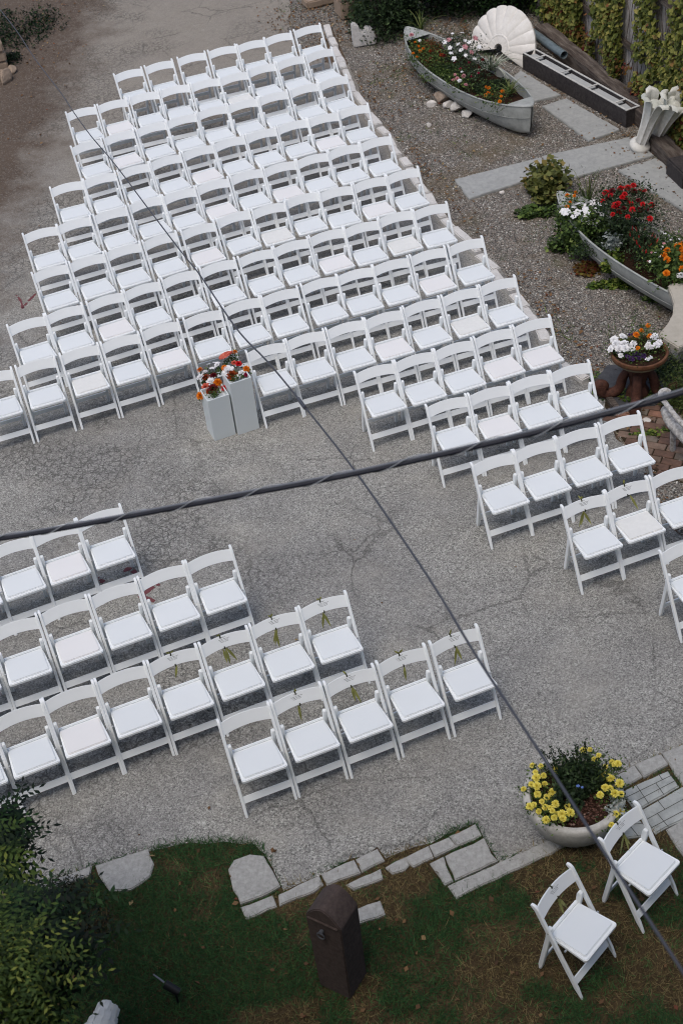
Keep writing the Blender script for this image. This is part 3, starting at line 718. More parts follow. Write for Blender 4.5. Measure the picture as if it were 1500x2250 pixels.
# flagstones in the garden
flags = [
 ('blue-grey flagstone between the canoe bow and the long trough', [(1128, 168), (1143, 152), (1232, 207), (1165, 224)]),
 ('blue-grey flagstone alongside the near half of the long trough', [(1190, 232), (1243, 214), (1362, 283), (1293, 308)]),
 ('pale long flagstone pointing at the chairs, left end of the path', [(998, 393), (1187, 344), (1212, 377), (1030, 436)]),
 ('blue-grey long flagstone in front of the white fluted columns', [(1192, 341), (1385, 299), (1436, 340), (1215, 402)]),
 ('large flagstone behind the red flowers at the right edge', [(1357, 373), (1440, 346), (1560, 420), (1503, 462)]),
 ('dark wet flagstone under the canoe bow grasses', [(1100, 178), (1128, 170), (1165, 224), (1135, 232)]),
]
for lab, px in flags:
    stone('flagstone', px, -.03, .022, MAT['bluestone'], lab, 'flagstone', 'bluestone flags in the gravel garden', .008, .004)
# brick paving
def brick_path():
    o0 = G(1330, 905); ang = R(-28)
    poly = [G(*p) for p in ((1318, 862), (1345, 900), (1395, 890), (1500, 880), (1620, 880), (1620, 1120), (1500, 1062), (1440, 1035), (1400, 1010), (1345, 935))]
    poly2 = [(p.x, p.y) for p in poly]; V = []; rn = []
    bm = bmesh.new(); lay = bm.verts.layers.float.new('rnd')
    for i in range(-14, 30):
        for j in range(-24, 30):
            bx, by = i * .215 + (j % 2) * .107, j * .106
            x = o0.x + bx * math.cos(ang) - by * math.sin(ang); y = o0.y + bx * math.sin(ang) + by * math.cos(ang)
            if not inpoly(np.array([x]), np.array([y]), poly2)[0]: continue
            if random.random() < .05: continue
            t = bmesh.new(); t.verts.layers.float.new('rnd'); bmesh.ops.create_cube(t, size=1)
            for v in t.verts: v.co = Vector((v.co.x * .203, v.co.y * .094, v.co.z * .05))
            bmesh.ops.bevel(t, geom=list(t.edges), offset=.007, segments=1, affect='EDGES')
            t.transform(Matrix.Translation((x, y, -.014 + random.uniform(-.004, .006))) @ Matrix.Rotation(ang + random.gauss(0, .03), 4, 'Z') @ Matrix.Rotation(random.gauss(0, .02), 4, 'X'))
            r_ = random.random(); l = t.verts.layers.float['rnd']
            for v in t.verts: v[l] = r_
            merge(bm, t)
    me = bm_mesh(bm); tag(link('brick_path', me, MAT['brick']), None, None, None, 'structure')
    return poly
BP = brick_path()
sheet('path_soil', [(p.x, p.y) for p in BP], -.006 + .003, MAT['pathsoil'] if 'pathsoil' in MAT else MAT['dirt'])
stone('slate_slab', [(1308, 830), (1335, 800), (1425, 800), (1475, 850), (1440, 888), (1362, 896)], -.02, .03, MAT['slate'], 'dark slate slab under the rusty scroll stand', 'stone slab')
stone('timber_edging', [(1302, 832), (1314, 828), (1366, 897), (1353, 903)], -.02, .05, MAT['tie'], 'dark timber edging strip beside the slate slab', 'timber')

# rocks
def rock(px, r, mat, label, cat='rock', group=None, sz=.7, seed=0, z=None):
    g = random.Random(seed); bm = bmesh.new(); bmesh.ops.create_icosphere(bm, subdivisions=3, radius=1)
    ph = [(Vector((g.gauss(0, 1), g.gauss(0, 1), g.gauss(0, 1))).normalized(), g.uniform(.5, .9)) for _ in range(9)]
    for v in bm.verts:
        for d, k in ph:
            t = v.co.dot(d)
            if t > k: v.co -= d * (t - k) * .9
        v.co *= 1 + g.gauss(0, .018)
        v.co = Vector((v.co.x * r[0], v.co.y * r[1], v.co.z * r[2] if len(r) > 2 else v.co.z * r[0] * sz))
    rz = r[2] if len(r) > 2 else r[0] * sz
    p = G(*px); o = link('rock', bm_mesh(bm), mat, None, (p.x, p.y, rz * .55 if z is None else z), g.uniform(0, 6)); return tag(o, label, cat, group)
rock((948, 232), (.08, .06), MAT['whiterock'], 'small white stone, leftmost below the planted canoe', seed=1)
rock((970, 222), (.14, .10), MAT['rock'], 'brown angular rock under the planted canoe', seed=2)
rock((985, 234), (.09, .08), MAT['whiterock'], 'white stone between the brown rock and square white rock', seed=3)
rock((1004, 240), (.12, .10), MAT['whiterock'], 'chunky white rock below the middle of the planted canoe', seed=4)
rock((1027, 254), (.10, .09), MAT['whiterock'], 'white rock rightmost below the planted canoe', seed=5)
rock((942, 276), (.05, .04), MAT['whiterock'], 'pebble sized white stone alone in the gravel', seed=6)
rock((1228, 515), (.08, .07), MAT['rock'], 'pale rock among creepers left of second canoe', seed=7)
rock((1322, 582), (.10, .085, .09), MAT['pinkrock'] if 'pinkrock' in MAT else MAT['rock'], 'pinkish rock below the second canoe hull', seed=8)
rock((1364, 608), (.11, .08, .08), MAT['rock'], 'sandy rock under the second canoe, nearer the bench', seed=9)
rock((1103, 425), (.045, .035), MAT['whiterock'], 'white pebble below the long pale flagstone', seed=10)
rock((13, 178), (.2, .11), MAT['tan'], 'long tan rock at the left edge by the stone steps', seed=11)
rock((27, 158), (.11, .09), MAT['tan'], 'small tan rock at the left edge, farther one', seed=12)
rock((2, 168), (.12, .1), MAT['tan'], 'tan rock cut by the left edge', seed=13)
rock((1420, 925), (.05, .04, .02), MAT['whiterock'], 'flat white pebble lying on the brick paving', seed=14)
# broken white stone by the bush
bm = bmesh.new(); g = random.Random(3)
pts = [(-.17, 0), (.2, 0), (.2, .12), (.17, .26), (.08, .3), (.02, .22), (-.04, .24), (-.07, .36), (-.17, .4)]
p = G(798, 96)
t = bmesh.new(); a = [t.verts.new((q[0], -.1, q[1])) for q in pts]; b = [t.verts.new((q[0] * .95, .12, q[1] * .9)) for q in pts]
t.faces.new(a); t.faces.new(b[::-1])
for i in range(len(pts)): t.faces.new((a[i], b[i], b[(i + 1) % len(pts)], a[(i + 1) % len(pts)]))
bmesh.ops.recalc_face_normals(t, faces=t.faces); bmesh.ops.bevel(t, geom=list(t.edges), offset=.02, segments=2, affect='EDGES', clamp_overlap=True)
tag(link('broken_stone', bm_mesh(t), MAT['whitestone'], None, (p.x, p.y, 0), .1), 'broken white stone fragment standing beside the dark bush', 'stone')
# tan pier at the top edge and little block left of it
def blockpile(name, px, size, mat, label, cat, rz=0.0, courses=1):
    p = G(*px); root = None
    bm = bmesh.new(); z = 0
    for k in range(courses):
        h = size[2] / courses
        box(bm, (random.uniform(-.01, .01), random.uniform(-.01, .01), z + h / 2), (size[0], size[1], h - .012), None, .02); z += h
    o = link(name, bm_mesh(bm), mat, None, (p.x, p.y, 0), rz); return tag(o, label, cat)
blockpile('stone_pier', (768, 30), (.42, .4, .9), MAT['tan'], 'tan stone pier at the top edge beside the bush', 'stone pier', .25, 3)
blockpile('stone_block', (700, 8), (.5, .3, .14), MAT['tan'], 'low grey-tan block in leaf litter at the top edge', 'stone block', .3)
blockpile('stone_steps', (-35, 150), (.75, .7, .5), MAT['tan'], 'layered stone block cut by the left edge near the top', 'stone block', .25, 3)
blockpile('dark_box', (1508, 395), (.35, .5, .25), MAT['blackwood'], 'dark wooden box cut by the right edge above red flowers', 'box', .2)

# ---------------------------------------------------------------- pedestals with flower arrangements
MAT['pedestal'] = white_plastic('pedestal_white', '#d4dbdc', '#cbd3d5', .45)
def pedestal(px_front, h, w_, ang, label):
    c = G(*px_front); t = ang
    root = empty('pedestal', (c.x, c.y, 0), t, label, 'pedestal', 'white flower pedestals in the aisle')
    # local: front-left corner at origin; width +x ; depth +y
    bm = bmesh.new(); th = .012
    for (cx, cy, sx, sy) in ((w_ / 2, th / 2, w_, th), (w_ / 2, w_ - th / 2, w_, th), (th / 2, w_ / 2, th, w_ - 2 * th), (w_ - th / 2, w_ / 2, th, w_ - 2 * th)):
        box(bm, (cx, cy, h / 2), (sx, sy, h), None, .0015, 1)
    link('box_panel', bm_mesh(bm), MAT['pedestal'], root)
    bm = bmesh.new(); box(bm, (w_ / 2, w_ / 2, h - .06), (w_ - 2 * th - .002, w_ - 2 * th - .002, .008)); link('inner_shelf', bm_mesh(bm), MAT['pedestal'], root)
    return root, Matrix.Translation(root.location) @ Matrix.Rotation(t, 4, 'Z') @ Vector((w_ / 2, w_ / 2, h - .05))
A = R(19)
pt_, ctall = pedestal((524, 956), .673, .245, A, 'taller white pedestal box beside the front row aisle chair')
ps_, cshort = pedestal((468, 957), .53, .245, A, 'shorter white pedestal box, left of the tall one')
# put the short one so that it touches the tall one
ps_.location = Vector((pt_.location.x, pt_.location.y, 0)) - Vector((math.cos(A), math.sin(A), 0)) * .262 + Vector((-math.sin(A), math.cos(A), 0)) * .03
cshort = Matrix.Translation(ps_.location) @ Matrix.Rotation(A, 4, 'Z') @ Vector((.1225, .1225, .48))

# flowers -------------------------------------------------------
def flower_mesh(kind, seed=0):
    g = random.Random(seed); V = []; 
    def petal(a, r0, r1, w_, el, z=0.0, curl=0):
        d = Vector((math.cos(a) * math.cos(el), math.sin(a) * math.cos(el), math.sin(el))); sd_ = Vector((-math.sin(a), math.cos(a), 0))
        q0 = d * r0 + Vector((0, 0, z)); q1 = d * (r0 + (r1 - r0) * .6) + Vector((0, 0, z)); q2 = d * r1 + Vector((0, 0, z - curl))
        V.append([q0 - sd_ * w_ * .3, q0 + sd_ * w_ * .3, q1 + sd_ * w_, q1 - sd_ * w_]); V.append([q1 - sd_ * w_, q1 + sd_ * w_, q2 + sd_ * w_ * .45, q2 - sd_ * w_ * .45])
    if kind == 'pom':      # marigold / mum
        for ring, (el, n, r1) in enumerate(((-.15, 12, 1), (.25, 12, .95), (.6, 10, .85), (.95, 8, .75), (1.35, 5, .66))):
            for k in range(n): petal(2 * PI * (k + .5 * ring) / n + g.gauss(0, .08), .15, r1 * g.uniform(.92, 1.05), .2, el + g.gauss(0, .07))
    elif kind == 'open':   # five petals
        for k in range(5): petal(2 * PI * k / 5 + g.gauss(0, .05), .05, 1, .42, .18 + g.gauss(0, .05), curl=.1)
        for k in range(3): petal(2 * PI * k / 3, .0, .2, .1, .9)
    elif kind == 'rose':
        for ring, (el, n, r1) in enumerate(((.1, 6, 1), (.5, 5, .85), (.95, 4, .7), (1.3, 3, .6))):
            for k in range(n): petal(2 * PI * (k + .4 * ring) / n + g.gauss(0, .1), .05, r1, .42, el)
    elif kind == 'spike':
        for k in range(26):
            z = k / 26 * 2.4; a = k * 2.4; r_ = .4 * (1 - k / 34)
            d = Vector((math.cos(a), math.sin(a), .5)); b = Vector((0, 0, z)); sd_ = Vector((-math.sin(a), math.cos(a), 0)) * .13
            V.append([b - sd_ * .4, b + sd_ * .4, b + d * r_ + sd_, b + d * r_ - sd_])
    elif kind == 'anth':   # anthurium spathe: a heart shaped shield
        n = 14; pts = []
        for k in range(n):
            a = 2 * PI * k / n; r_ = 1 - .35 * abs(math.cos(a / 2)) ** 6 + .25 * (1 if k == n // 2 else 0)
            pts.append(Vector((r_ * math.cos(a), r_ * .85 * math.sin(a), .12 * r_ * r_)))
        c = Vector((0, 0, 0))
        for k in range(n): V.append([c, pts[k], pts[(k + 1) % n], (pts[k] + pts[(k + 1) % n]) * .4])
        for k in range(n):
            V.append([c, pts[k], pts[(k + 1) % n], c + Vector((0, 0, .001))])
    V = np.array([[list(v) for v in q] for q in V]); return np_mesh('flower_' + kind, V, 4, np.random.default_rng(seed).uniform(0, 1, len(V)))
_fm = {}
def flower(kind, colr, p, r, parent, nrm=(0, 0, 1), name='flower', seed=0):
    key = (kind, colr)
    if key not in _fm: me = flower_mesh(kind, 3); me.materials.append(FM[colr]); _fm[key] = me
    o = bpy.data.objects.new(name, _fm[key]); COL.objects.link(o); o.parent = parent
    o.location = p; q = Vector(nrm).normalized().to_track_quat('Z', 'Y'); o.rotation_euler = (q.to_matrix() @ Matrix.Rotation(random.uniform(0, 6), 3, 'Z')).to_euler()
    r *= random.uniform(.68, 1.15); o.scale = (r, r, r); return o
def outward(p, up=1.0): return (p[0], p[1], up * max(.05, abs(p[2]) + .05))
def foliage(parent, name, n, rad, size, mat, c=(0, 0, 0), **k):
    kk = {a: k.pop(a) for a in ('shell', 'flat', 'lumps', 'lr', 'seed') if a in k}
    C = blob_pts(n, c, rad, **kk); return leaf_obj(name, C, size, mat, parent, **k)
def stems(parent, tips, base=(0, 0, 0), r=.0028, mat=None):
    bm = bmesh.new()
    for t in tips:
        t = Vector(t); b = Vector(base) + Vector((t.x * .3, t.y * .3, 0)); tube(bm, [b, (b + t) / 2 + Vector((t.x * .1, t.y * .1, 0)), t], r, 4, False)
    return link('stems', bm_mesh(bm), mat or MAT['stem'], parent)
MAT['stem'] = N('stem', .7).col('#3a4a22')
def arrangement(c, label, fl, rad):
    root = empty('flower_arrangement', c, 0, label, 'flower arrangement', 'flower arrangements in the pedestals')
    tips = []
    for kind, colr, u, v, h, r in fl:
        p = G(u, v, c.z + h) - Vector(c); flower(kind, colr, p, r * 1.3, root, (p.x * 1.4, p.y * 1.4 - .3, .5)); tips.append(p)
    C = np.concatenate([np.array(t) * np.array([.9, .9, .7]) + rng.normal(0, .024, (34, 3)) - np.array([0, -.02, .045]) for t in tips] + [blob_pts(120, (0, 0, .02), (rad * .9, rad * .9, .07), shell=.1, flat=1)])
    leaf_obj('foliage', C, .03, LM['green'], root, tilt=.9)
    stems(root, tips); return root
arrangement(ctall, 'orange, red and white bouquet in the taller pedestal', [
 ('anth', 'coral', 492, 783, .13, .066), ('anth', 'coral', 504, 778, .12, .04), ('pom', 'orange', 516, 773, .14, .024), ('pom', 'orange', 493, 808, .08, .034), ('rose', 'white', 501, 815, .06, .052), ('pom', 'rust', 510, 824, .04, .046),
 ('rose', 'red', 524, 799, .1, .044), ('pom', 'orange', 541, 810, .06, .04), ('rose', 'white', 531, 820, .04, .032), ('pom', 'mag', 540, 823, .03, .026), ('rose', 'white', 521, 829, .03, .03), ('rose', 'coral', 514, 797, .1, .03), ('open', 'white', 508, 762, .16, .022), ('rose', 'white', 477, 801, .1, .035)], .11)
arrangement(cshort, 'orange, white and maroon bouquet in the shorter pedestal', [
 ('pom', 'orange', 439, 813, .12, .036), ('open', 'white', 466, 809, .14, .042), ('open', 'white', 475, 797, .17, .035), ('rose', 'white', 440, 829, .08, .045), ('rose', 'maroon', 469, 825, .1, .042), ('rose', 'white', 463, 839, .06, .048),
 ('pom', 'orange', 478, 840, .06, .036), ('pom', 'maroon', 468, 854, .04, .05), ('pom', 'rust', 460, 857, .02, .036), ('rose', 'coral', 452, 850, .04, .042), ('pom', 'red', 493, 853, .03, .036), ('pom', 'orange', 440, 869, .0, .036), ('pom', 'rust', 452, 829, .08, .034), ('open', 'white', 458, 800, .15, .026), ('rose', 'white', 450, 818, .1, .03)], .11)

# ---------------------------------------------------------------- round concrete planter
c = G(1259, 1742, .42)
pl = empty('round_planter', (c.x, c.y, 0), 0, 'big round concrete bowl planter with yellow flowers beside the lawn chairs', 'planter')
bm = bmesh.new(); rr = .385
rings = lathe(bm, [(0, 0), (.20, 0), (.205, .035), (.19, .05), (.25, .09), (.33, .18), (rr - .015, .29), (rr, .37), (rr - .002, .41), (rr - .015, .425), (rr - .05, .425), (rr - .065, .405), (rr - .08, .33), (0, .33)], 64)
bmesh.ops.remove_doubles(bm, verts=bm.verts, dist=.0001)
link('bowl', auto_smooth(bm_mesh(bm), 50), MAT['concrete'], pl)
bm = bmesh.new(); bmesh.ops.create_circle(bm, cap_ends=True, segments=48, radius=rr - .072); 
for v in bm.verts: v.co.z = .375 + random.uniform(-.01, .01)
link('soil', bm_mesh(bm), MAT['soil'], pl)
V = leaves(np.stack([rng.uniform(-.28, .28, 900), rng.uniform(-.28, .1, 900), np.full(900, .385)], 1), .022, tilt=.3, aspect=.7)
k = (V[0][:, 0, 0] ** 2 + V[0][:, 0, 1] ** 2) < .28 ** 2
link('mulch', np_mesh('mulch', V[0][k], 4, V[1][k]), LM['mulch'] if 'mulch' in LM else LM['litter'], pl)
def plant(name, base, label, cat, group=None): return empty(name, base, 0, label, cat, group)
# dark bushy plant
pb = plant('bushy_plant', (c.x + .05, c.y + .06, .38), 'dark green bushy salvia in the middle of the round planter', 'plant')
foliage(pb, 'foliage', 3800, (.25, .2, .25), .036, LM['dark'], (0, 0, .02), flat=1, shell=.15, tilt=.9)
sp = [Vector((random.uniform(-.22, .16), random.uniform(-.08, .18), random.uniform(.18, .29))) for _ in range(22)]
stems(pb, [s + Vector((s.x * .3, .02, .06)) for s in sp], r=.004)
C = np.concatenate([np.array(s) + np.outer(np.linspace(0, 1, 24), [s.x * .35, .03, .09]) + rng.normal(0, .006, (24, 3)) for s in sp])
leaf_obj('flower_spikes', C, .02, LM['deep'], pb, tilt=1)['kind'] = 'stuff'
for q in ((-.03, -.13, .2), (.0, -.14, .19)): flower('open', 'blue', Vector(q), .017, pb)
# marigold clumps: pixel offsets from the bowl centre
def clump(label, pts, r, off=(0, 0, .38), foln=700, folr=.1, mat='green', colr='yellow', kind='pom', base=c, ppm=281, lsize=.024, z0=.06, z1=.14, name='marigold_plant', cat='flower', group=None, fols=None):
    mu = sum(p[0] for p in pts) / len(pts); mv = sum(p[1] for p in pts) / len(pts)
    W_ = [G(base[0] + a, base[1] + b, off[2] + random.uniform(z0, z1)) for a, b in pts]
    ctr = sum((w_ for w_ in W_), Vector()) / len(W_); ctr.z = off[2]
    root = plant(name, ctr, label, cat, group)
    loc = [w_ - ctr for w_ in W_]
    C = []
    per = max(8, foln // len(loc))
    for l in loc:
        c_ = np.array(l) + rng.normal(0, 1, (per, 3)) * np.array([folr * .5, folr * .5, folr * .4]) - np.array([0, 0, folr * .3]); near_ = np.hypot(c_[:, 0] - l.x, c_[:, 1] - l.y) < r * 1.25; c_[:, 2] = np.where(near_, np.minimum(c_[:, 2], l.z - r * .35), c_[:, 2]); C.append(c_)
    C = np.concatenate(C); C[:, 2] = np.maximum(C[:, 2], .0); LL = np.array([list(l) for l in loc]); dd_ = np.sqrt(((C[:, None, :2] - LL[None, :, :2] - np.array([0, -.4])[None, None] * 0) ** 2).sum(2)); j_ = dd_.argmin(1); hit = dd_[np.arange(len(C)), j_] < r * 1.1; C[:, 2] = np.where(hit, np.minimum(C[:, 2], LL[j_, 2] - r * .3), C[:, 2])
    leaf_obj('foliage', C, lsize, LM[mat], root, tilt=.9)
    stems(root, loc, r=.003)
    for i, l in enumerate(loc):
        cc = colr if isinstance(colr, str) else colr[i % len(colr)]
        flower(kind, cc, l, r, root, (l.x * 1.0 + random.gauss(0, .16), l.y * .5 + random.gauss(0, .16) - .22, .6))
    return root
B0 = (0, 0)
def pz(*q): return [(1100 + a / 3.4625, 1600 + b / 3.4625) for a, b in q]
clump('yellow marigolds covering the left side of the round planter', pz((240, 285), (305, 290), (262, 337), (270, 378), (325, 362), (412, 322), (232, 430), (275, 442), (333, 425), (172, 465), (278, 505), (350, 527), (390, 490), (312, 560), (252, 585), (415, 577), (222, 598), (288, 635), (340, 605), (374, 608), (392, 632), (430, 655), (512, 600), (528, 645), (465, 655), (405, 682), (472, 690), (345, 700)), .033, base=B0, foln=1100, folr=.07)
clump('yellow marigolds on the right side of the round planter', pz((797, 293), (766, 346), (845, 257), (862, 280), (890, 272), (838, 385), (903, 423), (830, 458), (792, 455), (754, 510), (866, 497), (910, 503), (820, 375)), .033, base=B0, foln=650, folr=.07)
clump('few yellow marigolds at the back rim of the round planter', pz((628, 168), (677, 165), (743, 208), (712, 240)), .032, base=B0, foln=260, z1=.16, z0=.1)
clump('low yellow marigolds spilling over the planter rim toward the lawn chair', pz((875, 655), (912, 637), (842, 738)), .03, base=B0, foln=260, z0=.0, z1=.05)
dm_ = plant('dusty_miller', G(1357, 1778, .38), 'silvery dusty miller on the right rim of the round planter', 'plant')
foliage(dm_, 'foliage', 260, (.1, .12, .1), .03, LM['silver'], flat=1, tilt=.9)

# ---------------------------------------------------------------- bollard
p0 = G(770, 2198); pl_ = G(707, 2168); pr_ = G(798, 2143)
ax = (p0 - pl_); wx = ax.length; ax.normalize(); ay = Vector((-ax.y, ax.x, 0)); wy = max(.2, (pr_ - p0).dot(ay))
ang = math.atan2(ax.y, ax.x); print('bollard', wx, wy, math.degrees(ang))
bo = empty('stone_post', p0, ang, 'dark brown stone post with arched top standing in the grass', 'post')
bm = bmesh.new(); H_ = .87; n = 12; W1 = wx * 1.08
prof = [(-W1, 0), (0, 0), (0.012, H_)] + [(.012 - (W1 + .024) * k / n, H_ + .135 * math.sin(PI * k / n)) for k in range(1, n)] + [(-W1 - .012, H_)]
a = [bm.verts.new((q[0], 0, q[1])) for q in prof]; b = [bm.verts.new((q[0], wy * 1.1, q[1])) for q in prof]
bm.faces.new(a); bm.faces.new(b[::-1])
for i in range(len(prof)): bm.faces.new((a[i], b[i], b[(i + 1) % len(prof)], a[(i + 1) % len(prof)]))
bmesh.ops.recalc_face_normals(bm, faces=bm.faces); bmesh.ops.bevel(bm, geom=[e for e in bm.edges], offset=.008, segments=2, affect='EDGES', clamp_overlap=True)
link('shaft', auto_smooth(bm_mesh(bm), 30), MAT['bollard'], bo)
bm = bmesh.new(); box(bm, (-W1 / 2, -.006, H_ - .005), (W1 * .94, .016, .016), None, .004); link('moulding', bm_mesh(bm), MAT['bollard'], bo)
bm = bmesh.new(); tube(bm, [(-W1 * .55, -.004, H_ - .10), (-W1 * .55, -.03, H_ - .10)], .016, 10); tube(bm, [(-W1 * .55 + .03 * math.cos(t_), -.03, H_ - .13 + .03 * math.sin(t_)) for t_ in np.linspace(0, 2 * PI, 14)], .005, 6)
link('ring', bm_mesh(bm), MAT['lash2'] if 'lash2' in MAT else MAT['iron'], bo)
# spotlight on a stake
sp_ = empty('garden_spotlight', G(392, 2205), .5, 'small black spotlight on a stake in dark grass', 'spotlight')
bm = bmesh.new(); tube(bm, [(0, 0, 0), (0, 0, .18)], .01, 8); link('stake', bm_mesh(bm), MAT['iron'], sp_)
bm = bmesh.new(); tube(bm, [(.02, -.03, .16), (-.04, .06, .21)], [.03, .034], 16); link('lamp_head', bm_mesh(bm), MAT['iron'], sp_)
bm = bmesh.new(); tube(bm, [(-.04, .06, .23), (-.08, .14, .27)], [.008, .006], 8); link('bracket', bm_mesh(bm), MAT['cable2'], sp_)
# fluted fragment
fr = empty('fluted_fragment', G(216, 2325), R(-20), 'broken white fluted column piece half hidden by leaves', 'column fragment')
bm = bmesh.new(); g = random.Random(2)
for k in range(5):
    y = .42 * k / 5
    for j in range(7):
        a0 = PI * (j / 7) ; a1 = PI * ((j + 1) / 7); r0 = .13 - .012 * k
        box(bm, (r0 * math.cos((a0 + a1) / 2) + g.gauss(0, .006), y, .22 + r0 * math.sin((a0 + a1) / 2)), (.06 + g.uniform(-.01, .015), .1 + g.uniform(-.02, .03), .05), Matrix.Rotation(-(a0 + a1) / 2 + PI / 2, 3, 'Y') @ Matrix.Rotation(g.gauss(0, .15), 3, 'Z'), .008)
box(bm, (0, .2, .1), (.14, .36, .2), Matrix.Rotation(.1, 3, 'Z'), .03)
link('fluted_shaft', bm_mesh(bm), MAT['lotus'], fr); fr.scale = (.78, .78, .78)
# ---------------------------------------------------------------- canoes as planters
def canoe(a, b, beam, label, depth=.40, rise=.1):
    """a, b: world xy of the two stem tops"""
    a = Vector((a.x, a.y, 0)); b = Vector((b.x, b.y, 0)); L = (b - a).length; m = (a + b) / 2; ang = math.atan2((b - a).y, (b - a).x)
    root = empty('canoe', m, ang, label, 'canoe')
    bm = bmesh.new(); nt_ = 36; ns = 9
    def half(t): return beam / 2 * max(0.0, 1 - abs(t) ** 2.3) ** .8
    def sheer(t): return depth + rise * abs(t) ** 3
    def keel(t): return .0 + .10 * abs(t) ** 9
    inner = []; outer = []
    for i in range(nt_ + 1):
        t = -1 + 2 * i / nt_; t = math.sin(t * PI / 2) if True else t
        rowo = []; rowi = []
        for k in range(2 * ns + 1):
            u = -1 + 2 * k / (2 * ns)   # -1 left gunwale .. 0 keel .. 1 right
            au = abs(u); yy = half(t) * math.sin(au * PI / 2) ** .62; zz = keel(t) + (sheer(t) - keel(t)) * (1 - math.cos(au * PI / 2)) ** .85
            s_ = 1 if u > 0 else -1
            xs = (L / 2) * t * (1 - .03 * (1 - au) * abs(t) ** 6)
            rowo.append(Vector((xs, s_ * (yy + .012), zz))); rowi.append(Vector((xs * .995, s_ * max(0, yy - .0), zz + .006 * (1 - au))))
        outer.append([bm.verts.new(q) for q in rowo]); inner.append([bm.verts.new(q) for q in rowi])
    for A_, fl in ((outer, 0), (inner, 1)):
        for i in range(nt_):
            for k in range(2 * ns):
                f = (A_[i][k], A_[i + 1][k], A_[i + 1][k + 1], A_[i][k + 1]); bm.faces.new(f if fl else f[::-1])
    for i in range(nt_):
        for k in (0, 2 * ns):
            bm.faces.new((outer[i][k], outer[i + 1][k], inner[i + 1][k], inner[i][k]))
    bmesh.ops.remove_doubles(bm, verts=bm.verts, dist=.0008)
    link('hull', auto_smooth(bm_mesh(bm), 45), MAT['galv'], root)
    for s_ in (-1, 1):
        bm = bmesh.new(); tube(bm, [(L / 2 * t, s_ * (half(t) + .008), sheer(t) + .004) for t in np.sin(np.linspace(-1, 1, 41) * PI / 2)], .013, 8)
        link('gunwale', auto_smooth(bm_mesh(bm), 60), MAT['galv'], root)
    for s_ in (-1, 1):
        bm = bmesh.new(); tube(bm, [(L / 2 * t, s_ * (half(t) * .955 + .014), keel(t) + (sheer(t) - keel(t)) * .60) for t in np.sin(np.linspace(-.93, .93, 41) * PI / 2)], .004, 6)
        link('hull_seam', auto_smooth(bm_mesh(bm), 60), MAT['galv'], root)
    for s_ in (-1, 1):   # end decks
        bm = bmesh.new(); ts = np.linspace(.80, .995, 7); A_ = [bm.verts.new((s_ * L / 2 * t, half(t), sheer(t) + .004)) for t in ts]; B_ = [bm.verts.new((s_ * L / 2 * t, -half(t), sheer(t) + .004)) for t in ts]
        for i in range(6): bm.faces.new((A_[i], A_[i + 1], B_[i + 1], B_[i]))
        link('deck_plate', bm_mesh(bm), MAT['galv'], root)
    bm = bmesh.new(); zz = depth * .72; prev = None
    for t in np.linspace(-.93, .93, 40):
        w_ = half(t) * .93; row = [bm.verts.new((L / 2 * t, w_ * q, zz + random.uniform(-.015, .02))) for q in (-1, -.5, 0, .5, 1)]
        if prev:
            for k in range(4): bm.faces.new((prev[k], row[k], row[k + 1], prev[k + 1]))
        prev = row
    link('soil', bm_mesh(bm), MAT['soil'], root); return root, zz
cA, cB = G(893, 62, .48), G(1168, 236, .48)
can1, z1 = canoe(cA, cB, .86, 'grey aluminium canoe planted with flowers beside the white shell')
c2A = G(1226, 428, .46); c2B = c2A + (cB - cA).normalized() * 3.9
d2 = (G(1640, 668, .46) - c2A); d2.z = 0; c2B = c2A + d2.normalized() * 3.95
can2, z2 = canoe(c2A, c2B, .84, 'grey canoe overgrown with red, white and orange flowers near the bench')
def at(u, v, z=.36): return G(u, v, z)
PL = 'flowering plants in the canoes'
def cl(label, pts, r, colr, kind='pom', mat='green', **k):
    k['foln'] = int(k.get('foln', 350) * 1.3); k['za'] = k.get('za', .08) + .09; k['zc'] = max(k.get('zc', .25), k['za'] + .06); k.setdefault('folr', .16); k.setdefault('lsize', .035)
    return clump(label, pts, r, (0, 0, k.pop('zb', .32)), base=B0, mat=mat, colr=colr, kind=kind, cat='plant', name=k.pop('nm', 'flowering_plant'), group=PL, z0=k.pop('za'), z1=k.pop('zc'), **k)
def tz(ox, oy, s_, *q): return [(ox + a / s_, oy + b / s_) for a, b in q]
s1 = 1500 / 520
cl('white and pale pink phlox in the middle of the first canoe', tz(680, 0, s1, (905, 210), (935, 235), (965, 205), (880, 250), (855, 265), (940, 280), (890, 300), (985, 295), (895, 335), (960, 315), (988, 348), (1025, 330), (915, 370), (985, 255), (1075, 295), (1050, 240), (1045, 370), (1010, 265), (905, 240)), .042, ['white', 'white', 'white', 'pink'], 'open', 'dark', foln=900)
cl('orange marigolds near the far end of the first canoe', tz(680, 0, s1, (690, 290), (655, 335), (682, 355), (700, 320), (720, 305), (668, 265)), .028, 'orange', foln=420)
cl('pink snapdragon buds at the far end of the first canoe', tz(680, 0, s1, (645, 218), (698, 255)), .035, ['pink', 'white'], 'rose', foln=120)
cl('rusty red flowers beside the phlox in the first canoe', tz(680, 0, s1, (765, 320), (820, 320), (835, 345), (770, 370), (745, 380), (855, 350)), .03, ['rust', 'maroon'], foln=420)
cl('dark red flowers at the right side of the first canoe', tz(680, 0, s1, (955, 435), (1075, 425), (1070, 460), (1095, 375), (1010, 395), (920, 390), (1028, 480)), .026, ['mag', 'maroon'], foln=900, mat='dark', folr=.22)
cl('pale pink blossoms low in the first canoe', tz(680, 0, s1, (920, 470), (935, 495), (965, 455), (975, 480), (910, 505), (950, 510), (990, 535)), .035, ['pink', 'pink', 'white'], 'rose', foln=420)
